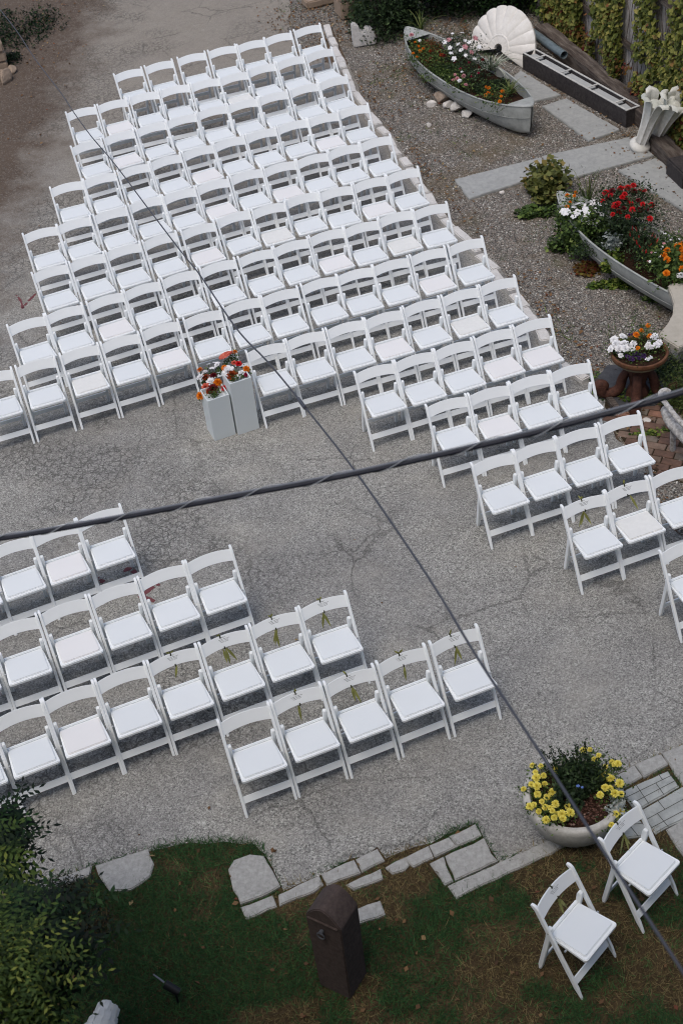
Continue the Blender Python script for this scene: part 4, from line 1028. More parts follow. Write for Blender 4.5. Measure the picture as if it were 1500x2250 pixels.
cl('orange marigolds at the near end of the first canoe', tz(680, 0, s1, (1115, 600), (1132, 585), (1155, 597), (1220, 575), (1213, 608), (1205, 640), (1135, 555), (1120, 550)), .03, 'orange', foln=420)
def foll(label, px, rad, n, size, mat, z=.3, name='leafy_plant', cat='plant', group=None, **k):
    root = plant(name, G(px[0], px[1], z), label, cat, group)
    foliage(root, 'foliage', n, rad, size, LM[mat], **{**dict(flat=1, shell=.3, tilt=.9), **k}); return root
foll('feathery green foliage in the middle of the first canoe', (985, 165), (.4, .45, .11), 3000, .03, 'green', .3)
foll('brownish fading plants in the far half of the first canoe', (945, 112), (.3, .55, .12), 2400, .03, 'autumn', .3)
foll('low green foliage near the marigolds in the first canoe', (1075, 190), (.4, .3, .11), 1800, .03, 'dark', .3)
def tuft(label, px, n, L_, w_, mat, z=.3, spread=.6, name='grass_clump', droop=.5, group=None):
    root = plant(name, G(px[0], px[1], z), label, 'plant', group); V = []
    for k in range(n):
        a = random.uniform(0, 2 * PI); el = random.uniform(.15, 1) * spread; l = L_ * random.uniform(.6, 1.1)
        d = Vector((math.cos(a) * math.sin(el), math.sin(a) * math.sin(el), math.cos(el))); sd_ = Vector((-math.sin(a), math.cos(a), 0)); pr = None
        for j in range(6):
            t = j / 5; p = d * l * t + Vector((d.x, d.y, 0)) * droop * l * t * t + Vector((0, 0, -droop * .8 * l * t * t * t)); ww = w_ * (1 - t) ** .6 + .0006
            if pr: V.append([pr[0] - sd_ * pr[1], pr[0] + sd_ * pr[1], p + sd_ * ww, p - sd_ * ww])
            pr = (p, ww)
    V = np.array([[list(v) for v in q] for q in V]); link('blade', np_mesh('blade', V, 4, np.repeat(rng.uniform(0, 1, n), 5)), LM[mat], root); return root
tuft('long green grass tuft at the far end of the first canoe', (925, 68), 26, .5, .007, 'blade', .32, .8)
tuft('white striped spider plant in the first canoe below the shell', (1078, 155), 40, .5, .012, 'stripe', .33, .9, droop=.6)
tuft('green grassy clump at the near end of the first canoe', (1120, 208), 45, .32, .008, 'blade', .33, 1.0)
# second canoe
s3 = 1500 / 520
cl('white impatiens at the far end of the second canoe', tz(980, 280, s3, (740, 530), (765, 535), (790, 540), (805, 505), (838, 482), (805, 565), (830, 540), (880, 520), (882, 500), (890, 540), (880, 580), (930, 480), (915, 600), (955, 590), (950, 520), (960, 550), (975, 555), (1030, 562), (940, 610), (970, 485), (750, 545), (985, 550)), .05, 'white', 'open', 'green', foln=1200, za=.1, zc=.22)
cl('orange marigolds by the far tip of the second canoe', tz(980, 280, s3, (768, 430), (820, 410), (785, 470), (765, 502), (812, 432)), .03, 'orange', foln=300)
cl('bushy crimson red flowers in the second canoe', tz(980, 280, s3, (1185, 365), (1150, 380), (1105, 385), (1052, 402), (1010, 412), (1225, 400), (1255, 400), (1190, 405), (1130, 420), (1115, 440), (1148, 455), (1215, 460), (1245, 485), (1085, 485), (1070, 495), (1125, 510), (1100, 535), (1170, 485), (990, 465), (1022, 450), (1055, 548), (1150, 565), (1290, 575), (1270, 515), (1300, 490), (1040, 430), (1180, 520), (1225, 520)), .046, ['red', 'red', 'red', 'maroon'], 'pom', 'dark', foln=2600, folr=.2, za=.2, zc=.5)
cl('red salvia spikes in the second canoe beside the dusty miller', tz(980, 280, s3, (1165, 690), (1190, 720), (1220, 700), (1210, 740), (1240, 790), (1265, 795), (1285, 750), (1320, 700), (1335, 720), (1300, 690), (1255, 650), (1210, 660), (1180, 650), (1330, 740), (1230, 760)), .03, ['red', 'coral', 'red'], 'spike', 'dark', foln=900, za=.1, zc=.25)
cl('small white daisies in the second canoe', tz(980, 280, s3, (1385, 672), (1422, 712), (1380, 735), (1370, 755), (1390, 745), (1300, 792), (1325, 792), (1350, 815), (1280, 850), (1290, 848), (1475, 705), (1438, 760), (1365, 770), (1460, 735)), .022, ['white', 'white', 'pink'], 'open', 'green', foln=900)
cl('big orange marigolds in the second canoe by the right edge', tz(980, 280, s3, (1400, 778), (1470, 755), (1475, 775), (1485, 800), (1400, 838), (1380, 810), (1395, 925), (1495, 895), (1500, 745), (1500, 830), (1512, 790)), .056, 'orange', 'pom', 'green', foln=1200, zb=.3, lsize=.06)
cl('white flowers at the right edge below the orange marigolds', tz(980, 280, s3, (1475, 940), (1490, 935), (1510, 945)), .04, 'white', 'rose', foln=160)
foll('broad leaved vine spilling over the far tip of the second canoe', (1212, 425), (.42, .52, .5), 1100, .085, 'hosta', .06, 'vine_plant', seed=4, aspect=.8, shell=.6, lumps=9) if False else None
vp = plant('vine_plant', G(1212, 440, 0), 'broad leaved olive vine spilling over the far tip of second canoe', 'plant')
foliage(vp, 'foliage', 1500, (.36, .40, .44), .085, LM['hosta'], (-.05, .02, .08), flat=1, shell=.5, tilt=.6, aspect=.85, seed=9, lumps=9)
foliage(vp, 'foliage', 350, (.3, .22, .12), .07, LM['green'], (-.25, -.25, .0), flat=1, shell=.3, aspect=.85)
tuft('tall upright grass spike between vine and red flowers', (1292, 455), 34, .62, .007, 'blade', .33, .42, droop=.25)
tuft('small striped grass between the red flower clumps', (1405, 520), 26, .25, .008, 'stripe', .35, 1.0, droop=.5)
ds = plant('dusty_miller', G(1350, 545, .34), 'silver leaved dusty miller in the second canoe', 'plant'); foliage(ds, 'foliage', 330, (.12, .1, .24), .04, LM['silver'], flat=1, tilt=.9)
foll('dense low green filler plants in the second canoe', (1345, 525), (.62, .4, .11), 4600, .03, 'dark', .3)
foll('round leaved green plant below the orange marigolds', (1462, 575), (.3, .24, .22), 700, .07, 'green', .2, aspect=.9)
for k, (px, rad, n, mt, lab) in enumerate([((1285, 545), (.42, .26, .44), 2600, 'green', 'low creeper growing left of the second canoe hull'), ((1318, 540), (.22, .2, .34), 1100, 'creeper', 'yellow-green creeper hanging over the middle of the second canoe'), ((1370, 625), (.42, .16, .07), 900, 'creeper', 'yellow-green creeper along the foot of the second canoe'), ((1460, 655), (.36, .22, .16), 900, 'green', 'leafy green groundcover between second canoe and bench'), ((1290, 590), (.3, .22, .05), 420, 'autumn', 'reddish dry creeper on the gravel by second canoe')]):
    foll(lab, px, rad, n, .045, mt, 0, 'creeper_plant', aspect=.9, tilt=.5)
foll('small weed patch of green leaves under the bowl stand', (1420, 870), (.3, .16, .05), 320, .05, 'creeper', .02, 'weed_patch', aspect=.9, tilt=.5)
foll('green weeds in the brick joints right of the chairs', (1440, 950), (.3, .1, .03), 200, .045, 'creeper', 0, 'weed_patch', aspect=.9, tilt=.4)
foll('green weeds at the corner of edging and slate slab', (1320, 850), (.14, .3, .06), 260, .04, 'green', 0, 'weed_patch', aspect=.8, tilt=.5)
foll('dark green groundcover behind the bowl stand', (1470, 815), (.42, .3, .1), 900, .04, 'dark', 0, 'groundcover', tilt=.6)
for px_, rad_, n_, lab_ in (((1240, 492), (.2, .22, .24), 800, 'leafy runner draped over the far end rim of the second canoe'), ((1292, 522), (.3, .2, .28), 1500, 'leafy runner covering the hull below the white impatiens'), ((1350, 572), (.2, .14, .2), 520, 'yellowish runner hanging from the rim near the sandy rocks')):
    foll(lab_, px_, rad_, n_, .045, 'green' if n_ > 600 else 'creeper', .3, 'creeper_plant', aspect=.9, tilt=.7, flat=0)
cf = foll('feathery green conifer shrub at the right edge below the bench', (1500, 885), (.26, .36, .75), 3600, .04, 'conifer', 0, 'conifer_shrub', cat='shrub', aspect=.25, lumps=9)

# ---------------------------------------------------------------- shell, pipe, tie, trough
a, b = G(1030, 95), G(1165, 140)
bse = (a + b) / 2; d = (b - a); wsh = d.length; ang = math.atan2(d.y, d.x)
sh = empty('shell_ornament', G(1098, 126), ang + .0, 'large white scalloped shell ornament leaning against the dark bush', 'shell')
bm = bmesh.new(); nr, nl = 10, 11; Rr = .60; grid = []
na = nl * 8
for i in range(nr + 1):
    row = []
    for j in range(na + 1):
        a_ = R(-18) + (PI + R(36)) * j / na; rr = Rr * (.12 + .88 * i / nr)
        sc_ = (1 + .025 * abs(math.sin(nl * PI * j / na)) ** .5) if i > nr - 2 else 1
        rib = .022 * abs(math.sin(nl * PI * j / na)) ** .45 * (i / nr)
        row.append(bm.verts.new((rr * sc_ * math.cos(a_) * 1.08, -.20 * (1 - (i / nr) ** 2) * .5 - rib, .13 + rr * sc_ * math.sin(a_) * 1.05)))
    grid.append(row)
for i in range(nr):
    for j in range(na): bm.faces.new((grid[i][j], grid[i][j + 1], grid[i + 1][j + 1], grid[i + 1][j]))
bmesh.ops.recalc_face_normals(bm, faces=bm.faces)
bmesh.ops.solidify(bm, geom=list(bm.faces), thickness=.05)
me = auto_smooth(bm_mesh(bm), 50); so_ = link('shell_ribs', me, MAT['shell'], sh); so_.rotation_euler = (R(-24), 0, 0)
bm = bmesh.new(); tube(bm, [(.2 * math.cos(t_), -.075, .13 + .2 * math.sin(t_)) for t_ in np.linspace(-.2, PI + .2, 20)], .03, 10); hs = link('hinge_roll', auto_smooth(bm_mesh(bm), 60), MAT['shell'], sh); hs.rotation_euler = (R(-24), 0, 0)
pa, pb_ = G(1158, 62, .28), G(1239, 120, .28)
pipe = empty('metal_pipe', Vector((0, 0, 0)), 0, 'grey-blue metal downpipe lying along the foot of the fence', 'pipe')
bm = bmesh.new(); dd = (pb_ - pa); N_ = 40
q = dd.normalized(); nn = q.cross(Vector((0, 0, 1))).normalized(); uu = nn.cross(q)
ro = []
for (p, rs) in ((pa - q * .5, .062), (pb_, .062), (pb_, .054), (pb_ - q * .3, .054)):
    ro.append([bm.verts.new(p + (nn * math.cos(2 * PI * k / N_) + uu * math.sin(2 * PI * k / N_)) * rs * (1 - .05 * (k % 4 == 0))) for k in range(N_)])
for i in range(3):
    for k in range(N_): bm.faces.new((ro[i][k], ro[i][(k + 1) % N_], ro[i + 1][(k + 1) % N_], ro[i + 1][k]))
bm.faces.new(ro[3]); link('pipe_body', auto_smooth(bm_mesh(bm), 30), MAT['pipe'], pipe)
def beam(name, a, b, w_, h, mat, label, cat, bev=.015, z=0):
    d = (b - a); L = d.length; ang = math.atan2(d.y, d.x); m = (a + b) / 2
    bm = bmesh.new(); t = bmesh.new(); bmesh.ops.create_cube(t, size=1)
    for v in t.verts: v.co = Vector((v.co.x * L, v.co.y * w_, v.co.z * h + h / 2 + z))
    bmesh.ops.subdivide_edges(t, edges=[e for e in t.edges if abs(e.verts[0].co.x - e.verts[1].co.x) > .1], cuts=14)
    for v in t.verts: v.co += Vector((0, random.gauss(0, .004), random.gauss(0, .005)))
    merge(bm, t); return tag(link(name, bm_mesh(bm), mat, None, (m.x, m.y, 0), ang), label, cat)
tA, tB = G(1165, 92, .0), G(1445, 330, .0)
beam('timber_sleeper', G(1190, 84), G(1448, 302), .22, .24, MAT['tie'], 'weathered dark timber sleeper between fence and long black trough', 'timber')
beam('timber_sleeper', G(1440, 322), G(1580, 470), .22, .2, MAT['tie'], 'dark timber sleeper at the right edge behind the fluted columns', 'timber')
# trough
a, b = G(1150, 152), G(1372, 279); 
a2, b2 = G(1143, 117, .26), G(1385, 245, .26)
d = (b - a); d.z = 0; ang = math.atan2(d.y, d.x); Lt = d.length + .05; hT = .25; wT = .235
m = (a + b) / 2 + Vector((-math.sin(ang), math.cos(ang), 0)) * (wT / 2)
tr = empty('planter_trough', m, ang, 'long black planter trough with white slotted top beside the flagstones', 'planter')
bm = bmesh.new(); box(bm, (0, -wT / 2 + .01, hT / 2), (Lt, .02, hT), None, .003); box(bm, (0, wT / 2 - .01, hT / 2), (Lt, .02, hT), None, .003)
box(bm, (-Lt / 2 + .01, 0, hT / 2), (.02, wT - .042, hT - .004), None, .003); box(bm, (Lt / 2 - .01, 0, hT / 2), (.02, wT - .042, hT - .004), None, .003); box(bm, (0, 0, .10), (Lt - .042, wT - .042, .02))
link('trough_box', bm_mesh(bm), MAT['blackwood'], tr)
bm = bmesh.new(); zt = hT + .006
box(bm, (0, -wT / 2 + .014, zt), (Lt + .006, .026, .012), None, .002); box(bm, (0, wT / 2 - .014, zt), (Lt + .006, .026, .012), None, .002)
for x in (-.5, -.39, -.13, .13, .385, .5): box(bm, (x * (Lt - .03), 0, zt), (.028, wT - .056, .0118), None, .002)
link('slotted_top', bm_mesh(bm), MAT['troughtop'], tr)
bm = bmesh.new()
for x0, x1 in ((-.49, -.4), (-.38, -.14), (-.12, .12), (.14, .375), (.395, .49)): box(bm, ((x0 + x1) / 2 * (Lt - .03), 0, .16), ((x1 - x0) * (Lt - .03), wT - .06, .09), None, .004)
link('metal_liner', bm_mesh(bm), MAT['liner'], tr)

# ---------------------------------------------------------------- fence and ivy
f0, f1 = Vector((3.47, 27.0, 0)), Vector((5.40, 17.0, 0)); fd = (f1 - f0).normalized(); f1 = f1 + fd * 3.5; fn = Vector((fd.y, -fd.x, 0))
if fn.x > 0: fn = -fn
L = (f1 - f0).length
fe = empty('board_fence', f0, math.atan2(fd.y, fd.x), 'tall weathered grey board fence behind the ivy', 'fence')
bm = bmesh.new(); x = 0; g = random.Random(9)
while x < L:
    wd = g.uniform(.12, .17); box(bm, (x + wd / 2, g.uniform(-.006, .006), 1.2 + g.uniform(-.03, .03)), (wd - .008, .022, 2.4), Matrix.Rotation(g.gauss(0, .006), 3, 'Y'), .003, 1); x += wd
link('boards', bm_mesh(bm), MAT['fence'], fe)
bm = bmesh.new()
sgn = 1 if (Matrix.Rotation(math.atan2(fd.y, fd.x), 3, 'Z') @ Vector((0, 1, 0))).dot(fn) > 0 else -1
for z in (.75, 1.75): box(bm, (L / 2, sgn * .04, z), (L, .05, .09), None, .006)
link('rail', bm_mesh(bm), MAT['tie'], fe)
def ivy(label, s0, s1_, n, holes, mat='ivy', zr=(0.05, 2.3), name='ivy', size=.07):
    c = f0 + fd * ((s0 + s1_) / 2); root = empty(name, c, 0, label, 'ivy', 'ivy climbing the board fence')
    s = rng.uniform(s0, s1_, n); z = rng.uniform(*zr, n)
    keep = vnoise(s, z * .6, 1.5, 3) + .35 * vnoise(s, z, 4.5, 5) > .47
    for (hs, hw, hz0, hz1) in holes: keep &= ~((abs(s - hs + .12 * np.sin(z * 6)) < hw) & (z > hz0) & (z < hz1))
    s, z = s[keep], z[keep]; n = len(s)
    off = rng.uniform(.07, .2, n)
    C = np.array(f0)[None] + np.outer(s, fd) + np.outer(off, fn); C[:, 2] = z; C -= np.array(c)
    up = np.tile(np.array(fn) * .7 + np.array([0, 0, .75]), (n, 1))
    leaf_obj('leaves', C, size, LM[mat], root, up=up, tilt=.33, aspect=.95, droop=.25)
    bm = bmesh.new(); gg = random.Random(int(s0 * 10))
    for k in range(int((s1_ - s0) * 5)):
        q = gg.uniform(s0, s1_); pts = []; 
        for j in range(8): pts.append(f0 + fd * q + fn * .055 + Vector((0, 0, j * .3)) - c); q += gg.gauss(0, .09)
        tube(bm, pts, .006, 5, False)
    link('stems', bm_mesh(bm), MAT['tie'], root)
ivy('green-yellow ivy on the fence above the grey pipe', 4.4, 5.85, 5200, [])
ivy('ivy on the fence behind the long trough, with bare boards beside it', 6.2, 7.3, 3600, [(6.2, .1, .45, 2.4)])
ivy('ivy on the fence behind the fluted columns', 7.85, 12.5, 10500, [])
ivy('thin half bare ivy on the fence behind the white shell', 2.6, 4.5, 1300, [(3.4, .15, .2, 2.4), (4.1, .12, .2, 2.4)], 'green')
ivy('red autumn creeper low on the fence', 4.5, 9.5, 1500, [], 'autumn', (0.0, .55), 'red_creeper', .06)
# dark bushes
def bush(label, c, rad, n, size, mat, seed, name='bush', lumps=12, **k):
    root = empty(name, c, 0, label, 'bush')
    foliage(root, 'foliage', n, rad, size, LM[mat], (0, 0, .05), flat=1, shell=.55, tilt=.8, seed=seed, lumps=lumps, **k)
    bm = bmesh.new(); g = random.Random(seed)
    for q in range(9):
        a = g.uniform(0, 6.28); tube(bm, [(0, 0, 0), (rad[0] * .3 * math.cos(a), rad[1] * .3 * math.sin(a), rad[2] * .4), (rad[0] * .7 * math.cos(a), rad[1] * .7 * math.sin(a), rad[2] * .8)], [.02, .012, .005], 5)
    link('branches', bm_mesh(bm), MAT['tie'], root); return root
bush('dark green leafy bush at the top edge above the first canoe', G(850, 62), (.72, .7, 1.2), 7500, .06, 'dark', 21)
bush('very dark bush behind the far end of the first canoe', G(985, 20), (.9, .8, 1.4), 8000, .06, 'deep', 22)
bush('dark bush in the corner behind the white shell', G(1120, 20), (.8, .8, 1.5), 7000, .06, 'deep', 23)
bush('green bush by the tan pier at the top edge', G(800, 20), (.45, .6, 1.0), 3500, .055, 'green', 24)

# ---------------------------------------------------------------- leaning fluted columns (half palms)
def palm_column(base, top, r0, label, seed, wd):
    base = Vector(base); top = Vector(top); ax = top - base; H = ax.length
    root = empty('fluted_column', base, 0, label, 'column', 'white fluted column pieces leaning on the fence')
    q = ax.to_track_quat('Z', 'Y') @ Matrix.Rotation(1.3 * seed, 3, 'Z').to_quaternion(); g = random.Random(seed)
    bm = bmesh.new(); npet = 4
    for k in range(npet):
        a0 = 2 * PI * k / npet; path = []; hh = H * g.uniform(.93, 1.04)
        for i in range(19):
            t = i / 18; path.append((r0 * .72 + (wd - r0 * .72) * t ** 2.8, hh * t, .085 * r0 / .09 + .085 * t ** 1.6))
        rl = .026; rT, zT, wT_ = path[-1]
        for i in range(1, 9):
            th = i / 8 * PI * .95; path.append((rT + rl * (1 - math.cos(th)) * .9 + .006 * i, zT + rl * math.sin(th) - .0 * i, wT_ * (1 - .055 * i)))
        t_ = bmesh.new(); rows = []
        rd = Vector((math.cos(a0), math.sin(a0), 0)); td = Vector((-math.sin(a0), math.cos(a0), 0))
        for (r_, z, w_) in path:
            rows.append([t_.verts.new(rd * (r_ - .028 * u * u - .010 * (abs(abs(u) - .5) < .26) + .004 * (u == 0)) + td * (u * w_ * .62) + Vector((0, 0, z - .02 * u * u * (z > hh * .9)))) for u in (-1, -.75, -.5, -.25, 0, .25, .5, .75, 1)])
        for i in range(len(rows) - 1):
            for j in range(8): t_.faces.new((rows[i][j], rows[i][j + 1], rows[i + 1][j + 1], rows[i + 1][j]))
        bmesh.ops.recalc_face_normals(t_, faces=t_.faces); bmesh.ops.solidify(t_, geom=list(t_.faces), thickness=.016); merge(bm, t_)
    lathe(bm, [(0, 0), (r0 * .7, 0), (r0 * .7, H * .5), (wd * .55, H * .86), (0, H * .9)], 20)
    o = link('fluted_shaft', auto_smooth(bm_mesh(bm), 60), MAT['lotus2'], root); o.rotation_mode = 'QUATERNION'; o.rotation_quaternion = q
    bm = bmesh.new(); lathe(bm, [(0, -.0), (r0 * 1.42, 0), (r0 * 1.55, .03), (r0 * 1.45, .065), (r0 * 1.15, .085), (r0 * .9, .11)], 32)
    bmesh.ops.remove_doubles(bm, verts=bm.verts, dist=.0001)
    o = link('base_ring', auto_smooth(bm_mesh(bm), 50), MAT['lotus'], root); o.rotation_mode = 'QUATERNION'; o.rotation_quaternion = q
    return root
b1 = G(1404, 322, .04); tp1 = G(1440, 205, .93) ; tp1 = G(1447, 212, .86)
b2_ = G(1437, 312, .04); tp2 = G(1488, 216, .86)
palm_column(b1, tp1, .095, 'front white fluted palm column leaning on the fence', 1, .175)
palm_column(b2_, tp2, .085, 'second white fluted column leaning behind the front one', 2, .16)

# ---------------------------------------------------------------- bench, bowl and scroll stand
bp = [(1520, 618), (1472, 622), (1466, 628), (1474, 645), (1480, 665), (1477, 690), (1466, 710), (1445, 735), (1490, 763), (1512, 752), (1570, 715), (1640, 700), (1700, 640), (1640, 600), (1580, 612)]
zt = .46; pts = [G(u, v, zt) for u, v in bp]; c_ = G(1520, 690, zt)
be = empty('garden_bench', (c_.x, c_.y, 0), 0, 'pale cast stone curved bench cut by the right edge', 'bench')
t = prism_xy([(p.x - c_.x, p.y - c_.y) for p in pts], zt - .07, zt, .012, 3); link('seat', bm_mesh(t), MAT['benchstone'], be)
for q in ((1488, 790), (1590, 760)):
    p = G(*q) - be.location; bm = bmesh.new(); box(bm, (p.x + .1, p.y + .07, (zt - .07) / 2), (.2, .16, zt - .072), None, .02); box(bm, (p.x + .1, p.y + .07, .03), (.27, .22, .06), None, .012); link('leg', bm_mesh(bm), MAT['benchstone'], be)
cb = G(1404, 775, .56); rb = .30
st = empty('scroll_stand', (cb.x, cb.y, .0), 0, 'rusty red iron scroll stand on the dark slate slab', 'stand')
bm = bmesh.new(); n6 = 12; lathe(bm, [(.13, .03), (.12, .10), (.085, .16), (.09, .22), (.11, .30), (.13, .36), (.14, .40), (0, .40)], 8); link('centre_post', bm_mesh(bm), MAT['rust'], st)
for k, a in enumerate((R(-108), R(172), R(-22), R(80))):
    bm = bmesh.new(); pr_ = [(.08, .34), (.14, .30), (.17, .22), (.19, .13), (.25, .07), (.33, .06), (.40, .09), (.43, .14), (.40, .18), (.355, .17), (.35, .135)]
    pts = spline([(r_ * math.cos(a), r_ * math.sin(a), z) for r_, z in pr_], 5); wds = [.045 + .014 * math.sin(i / len(pts) * PI) for i in range(len(pts))]
    tube(bm, pts, wds, 8); 
    sd_ = Vector((-math.sin(a), math.cos(a), 0))
    tube(bm, [Vector((.385 * math.cos(a), .385 * math.sin(a), .135)) - sd_ * .06, Vector((.385 * math.cos(a), .385 * math.sin(a), .135)) + sd_ * .06], .05, 12)
    box(bm, (.22 * math.cos(a), .22 * math.sin(a), .045), (.07, .07, .03), Matrix.Rotation(a, 3, 'Z'), .01)
    link('scroll_leg', auto_smooth(bm_mesh(bm), 50), MAT['rust'], st)
bo_ = empty('flower_bowl', (cb.x, cb.y, .40), 0, 'brown glazed bowl of white flowers on the rusty stand', 'bowl')
bm = bmesh.new(); lathe(bm, [(0, 0), (.12, 0), (.15, .02), (.235, .07), (.275, .12), (.28, .135)], 48); link('lower_bowl', auto_smooth(bm_mesh(bm), 60), MAT['mossy'], bo_)
bm = bmesh.new(); lathe(bm, [(.279, .128), (.298, .135), (.304, .16), (.30, .185), (.285, .19), (.272, .18), (.268, .14)], 48); link('rim', auto_smooth(bm_mesh(bm), 60), MAT['terra'], bo_)
bm = bmesh.new(); bmesh.ops.create_circle(bm, cap_ends=True, segments=40, radius=.27)
for v in bm.verts: v.co.z = .15
link('soil', bm_mesh(bm), MAT['soil'], bo_)
s6 = 6.0
q = lambda *w_: [(1250 + a / s6, 680 + b / s6) for a, b in w_]
kw = dict(mat='green', base=B0, cat='plant', name='bowl_plant', group='plants in the glazed bowl')
clump('white petunias on the left side of the glazed bowl', q((600, 385), (585, 400), (700, 350), (735, 360), (610, 445), (640, 450), (575, 500), (545, 525), (655, 510), (690, 490), (725, 445), (780, 470), (740, 510), (800, 518), (848, 448), (650, 540), (680, 605), (835, 520), (700, 480)), .042, (0, 0, .55), colr='white', kind='rose', foln=600, z0=.04, z1=.12, **kw)
clump('white petunias on the right side of the glazed bowl', q((1110, 370), (1085, 385), (1140, 350), (1045, 455), (1040, 490), (1080, 495), (1150, 470), (1185, 430), (1200, 450), (1130, 330)), .042, (0, 0, .55), colr='white', kind='rose', foln=420, z0=.05, z1=.12, **kw)
clump('orange marigolds in the glazed bowl', q((905, 505), (885, 330), (960, 290), (1040, 210), (950, 270), (1060, 350)), .034, (0, 0, .55), colr='orange', foln=420, z0=.08, z1=.2, **kw)
clump('purple alyssum at the front of the glazed bowl', q((780, 625), (820, 640), (860, 620), (900, 630), (850, 590), (930, 640), (890, 570), (960, 620), (800, 655), (840, 660), (990, 600), (760, 610), (940, 590), (1000, 640), (790, 330), (830, 325), (850, 350)), .022, (0, 0, .54), colr='purple', foln=300, z0=.03, z1=.05, **kw)
clump('small white blossoms at the front rim of the glazed bowl', q((1080, 625), (1040, 655), (1060, 640), (1025, 650)), .025, (0, 0, .54), colr='white', kind='open', foln=80, z0=.04, z1=.05, **kw)
# weathered white bench arm at the right edge
ar = empty('weathered_bench', G(1500, 960), 0, 'peeling white iron bench end cut by the right edge beside the bricks', 'bench')
o_ = ar.location
bm = bmesh.new(); pts = spline([G(*p) - o_ for p in ((1471, 862, .56), (1462, 857, .58), (1451, 862, .58), (1453, 874, .57), (1462, 886, .56), (1476, 905, .56), (1496, 928, .56), (1540, 975, .56))], 5); tube(bm, pts, .027, 10); link('armrest', auto_smooth(bm_mesh(bm), 60), MAT['peel'], ar)
bm = bmesh.new(); pts = spline([G(*p) - o_ for p in ((1464, 897, .40), (1470, 918, .38), (1486, 940, .36), (1530, 985, .36))], 5); tube(bm, pts, [.05] + [.065] * (len(pts) - 1), 10); link('seat_rail', auto_smooth(bm_mesh(bm), 60), MAT['peel'], ar)
bm = bmesh.new()
for p_ in ((1478, 930), (1520, 975)):
    g0 = G(p_[0], p_[1], .36); tube(bm, [g0 - o_, Vector((g0.x, g0.y, 0)) + Vector((.02, .02, 0)) - o_], .03, 8)
link('leg', bm_mesh(bm), MAT['peel'], ar)

# ---------------------------------------------------------------- foreground shrubs
def compound_leaves(n, c, rad, mat, seed, label, leaflet=.042, name='leafy_shrub', npairs=6, cat='shrub', L_=.28, flat=0, drop=-.25):
    g = np.random.default_rng(seed); C = blob_pts(n, (0, 0, 0), rad, shell=.45, flat=flat, lumps=9, seed=seed); V = []; rn = []
    root = empty(name, c, 0, label, cat)
    for p in C:
        a = g.uniform(0, 2 * PI); el = g.uniform(-.5, .4); d = np.array([math.cos(a) * math.cos(el), math.sin(a) * math.cos(el), math.sin(el)]); sd_ = np.array([-math.sin(a), math.cos(a), 0]); up = np.cross(d, sd_) * -1; r_ = g.uniform(0, 1)
        L1 = L_ * g.uniform(.6, 1.2); ns_ = npairs
        for k in range(ns_ + 1):
            t = (k + .6) / (ns_ + .6); o = p + d * L1 * t + np.array([0, 0, drop * L1 * t * t]); 
            for s_ in ((-1, 1) if k < ns_ else (0,)):
                ld = (sd_ * s_ * .9 + d * (.45 if s_ else 1.0)); ld /= np.linalg.norm(ld); ld = ld + np.array([0, 0, g.uniform(-.35, .05)]); lw = np.cross(ld, [0, 0, 1.]); lw /= np.linalg.norm(lw) + 1e-9
                ll = leaflet * g.uniform(.75, 1.2); V.append([o, o + ld * ll * .5 - lw * ll * .2, o + ld * ll, o + ld * ll * .5 + lw * ll * .2]); rn.append(np.clip(r_ + g.normal(0, .12), 0, 1))
    link('foliage', np_mesh('foliage', np.array(V), 4, np.array(rn)), LM[mat], root)
    bm = bmesh.new(); gg = random.Random(seed)
    for q in range(10):
        a = gg.uniform(0, 6.28); tube(bm, [(0, 0, -c[2]), (rad[0] * .2 * math.cos(a), rad[1] * .2 * math.sin(a), -.1), (rad[0] * .7 * math.cos(a), rad[1] * .7 * math.sin(a), rad[2] * .5)], [.02, .014, .004], 5)
    link('branches', bm_mesh(bm), MAT['tie'], root); return root
compound_leaves(900, P(5, 2175, 8.0), (.36, .4, .42), 'lime', 31, 'yellow-green leafy shrub with paired leaflets in the bottom left corner')
compound_leaves(260, P(-30, 1960, 9.0), (.22, .3, .36), 'lime', 33, 'small yellow-green shrub at the left edge above the corner shrub', leaflet=.055)
compound_leaves(300, P(-40, 1868, 9.6), (.24, .3, .26), 'deep', 34, 'dark green shrub at the left edge below the chairs', leaflet=.06)
compound_leaves(500, P(30, 2070, 8.4), (.32, .35, .32), 'deep', 35, 'dark green shrub left of the broken fluted piece', leaflet=.06)
ju = plant('low_juniper', G(150, 2020), 'low feathery dark juniper spreading over the lawn at left', 'shrub')
foliage(ju, 'foliage', 5000, (.5, .36, .16), .035, LM['juniper'], flat=1, shell=.3, tilt=1, aspect=.3, lumps=12)

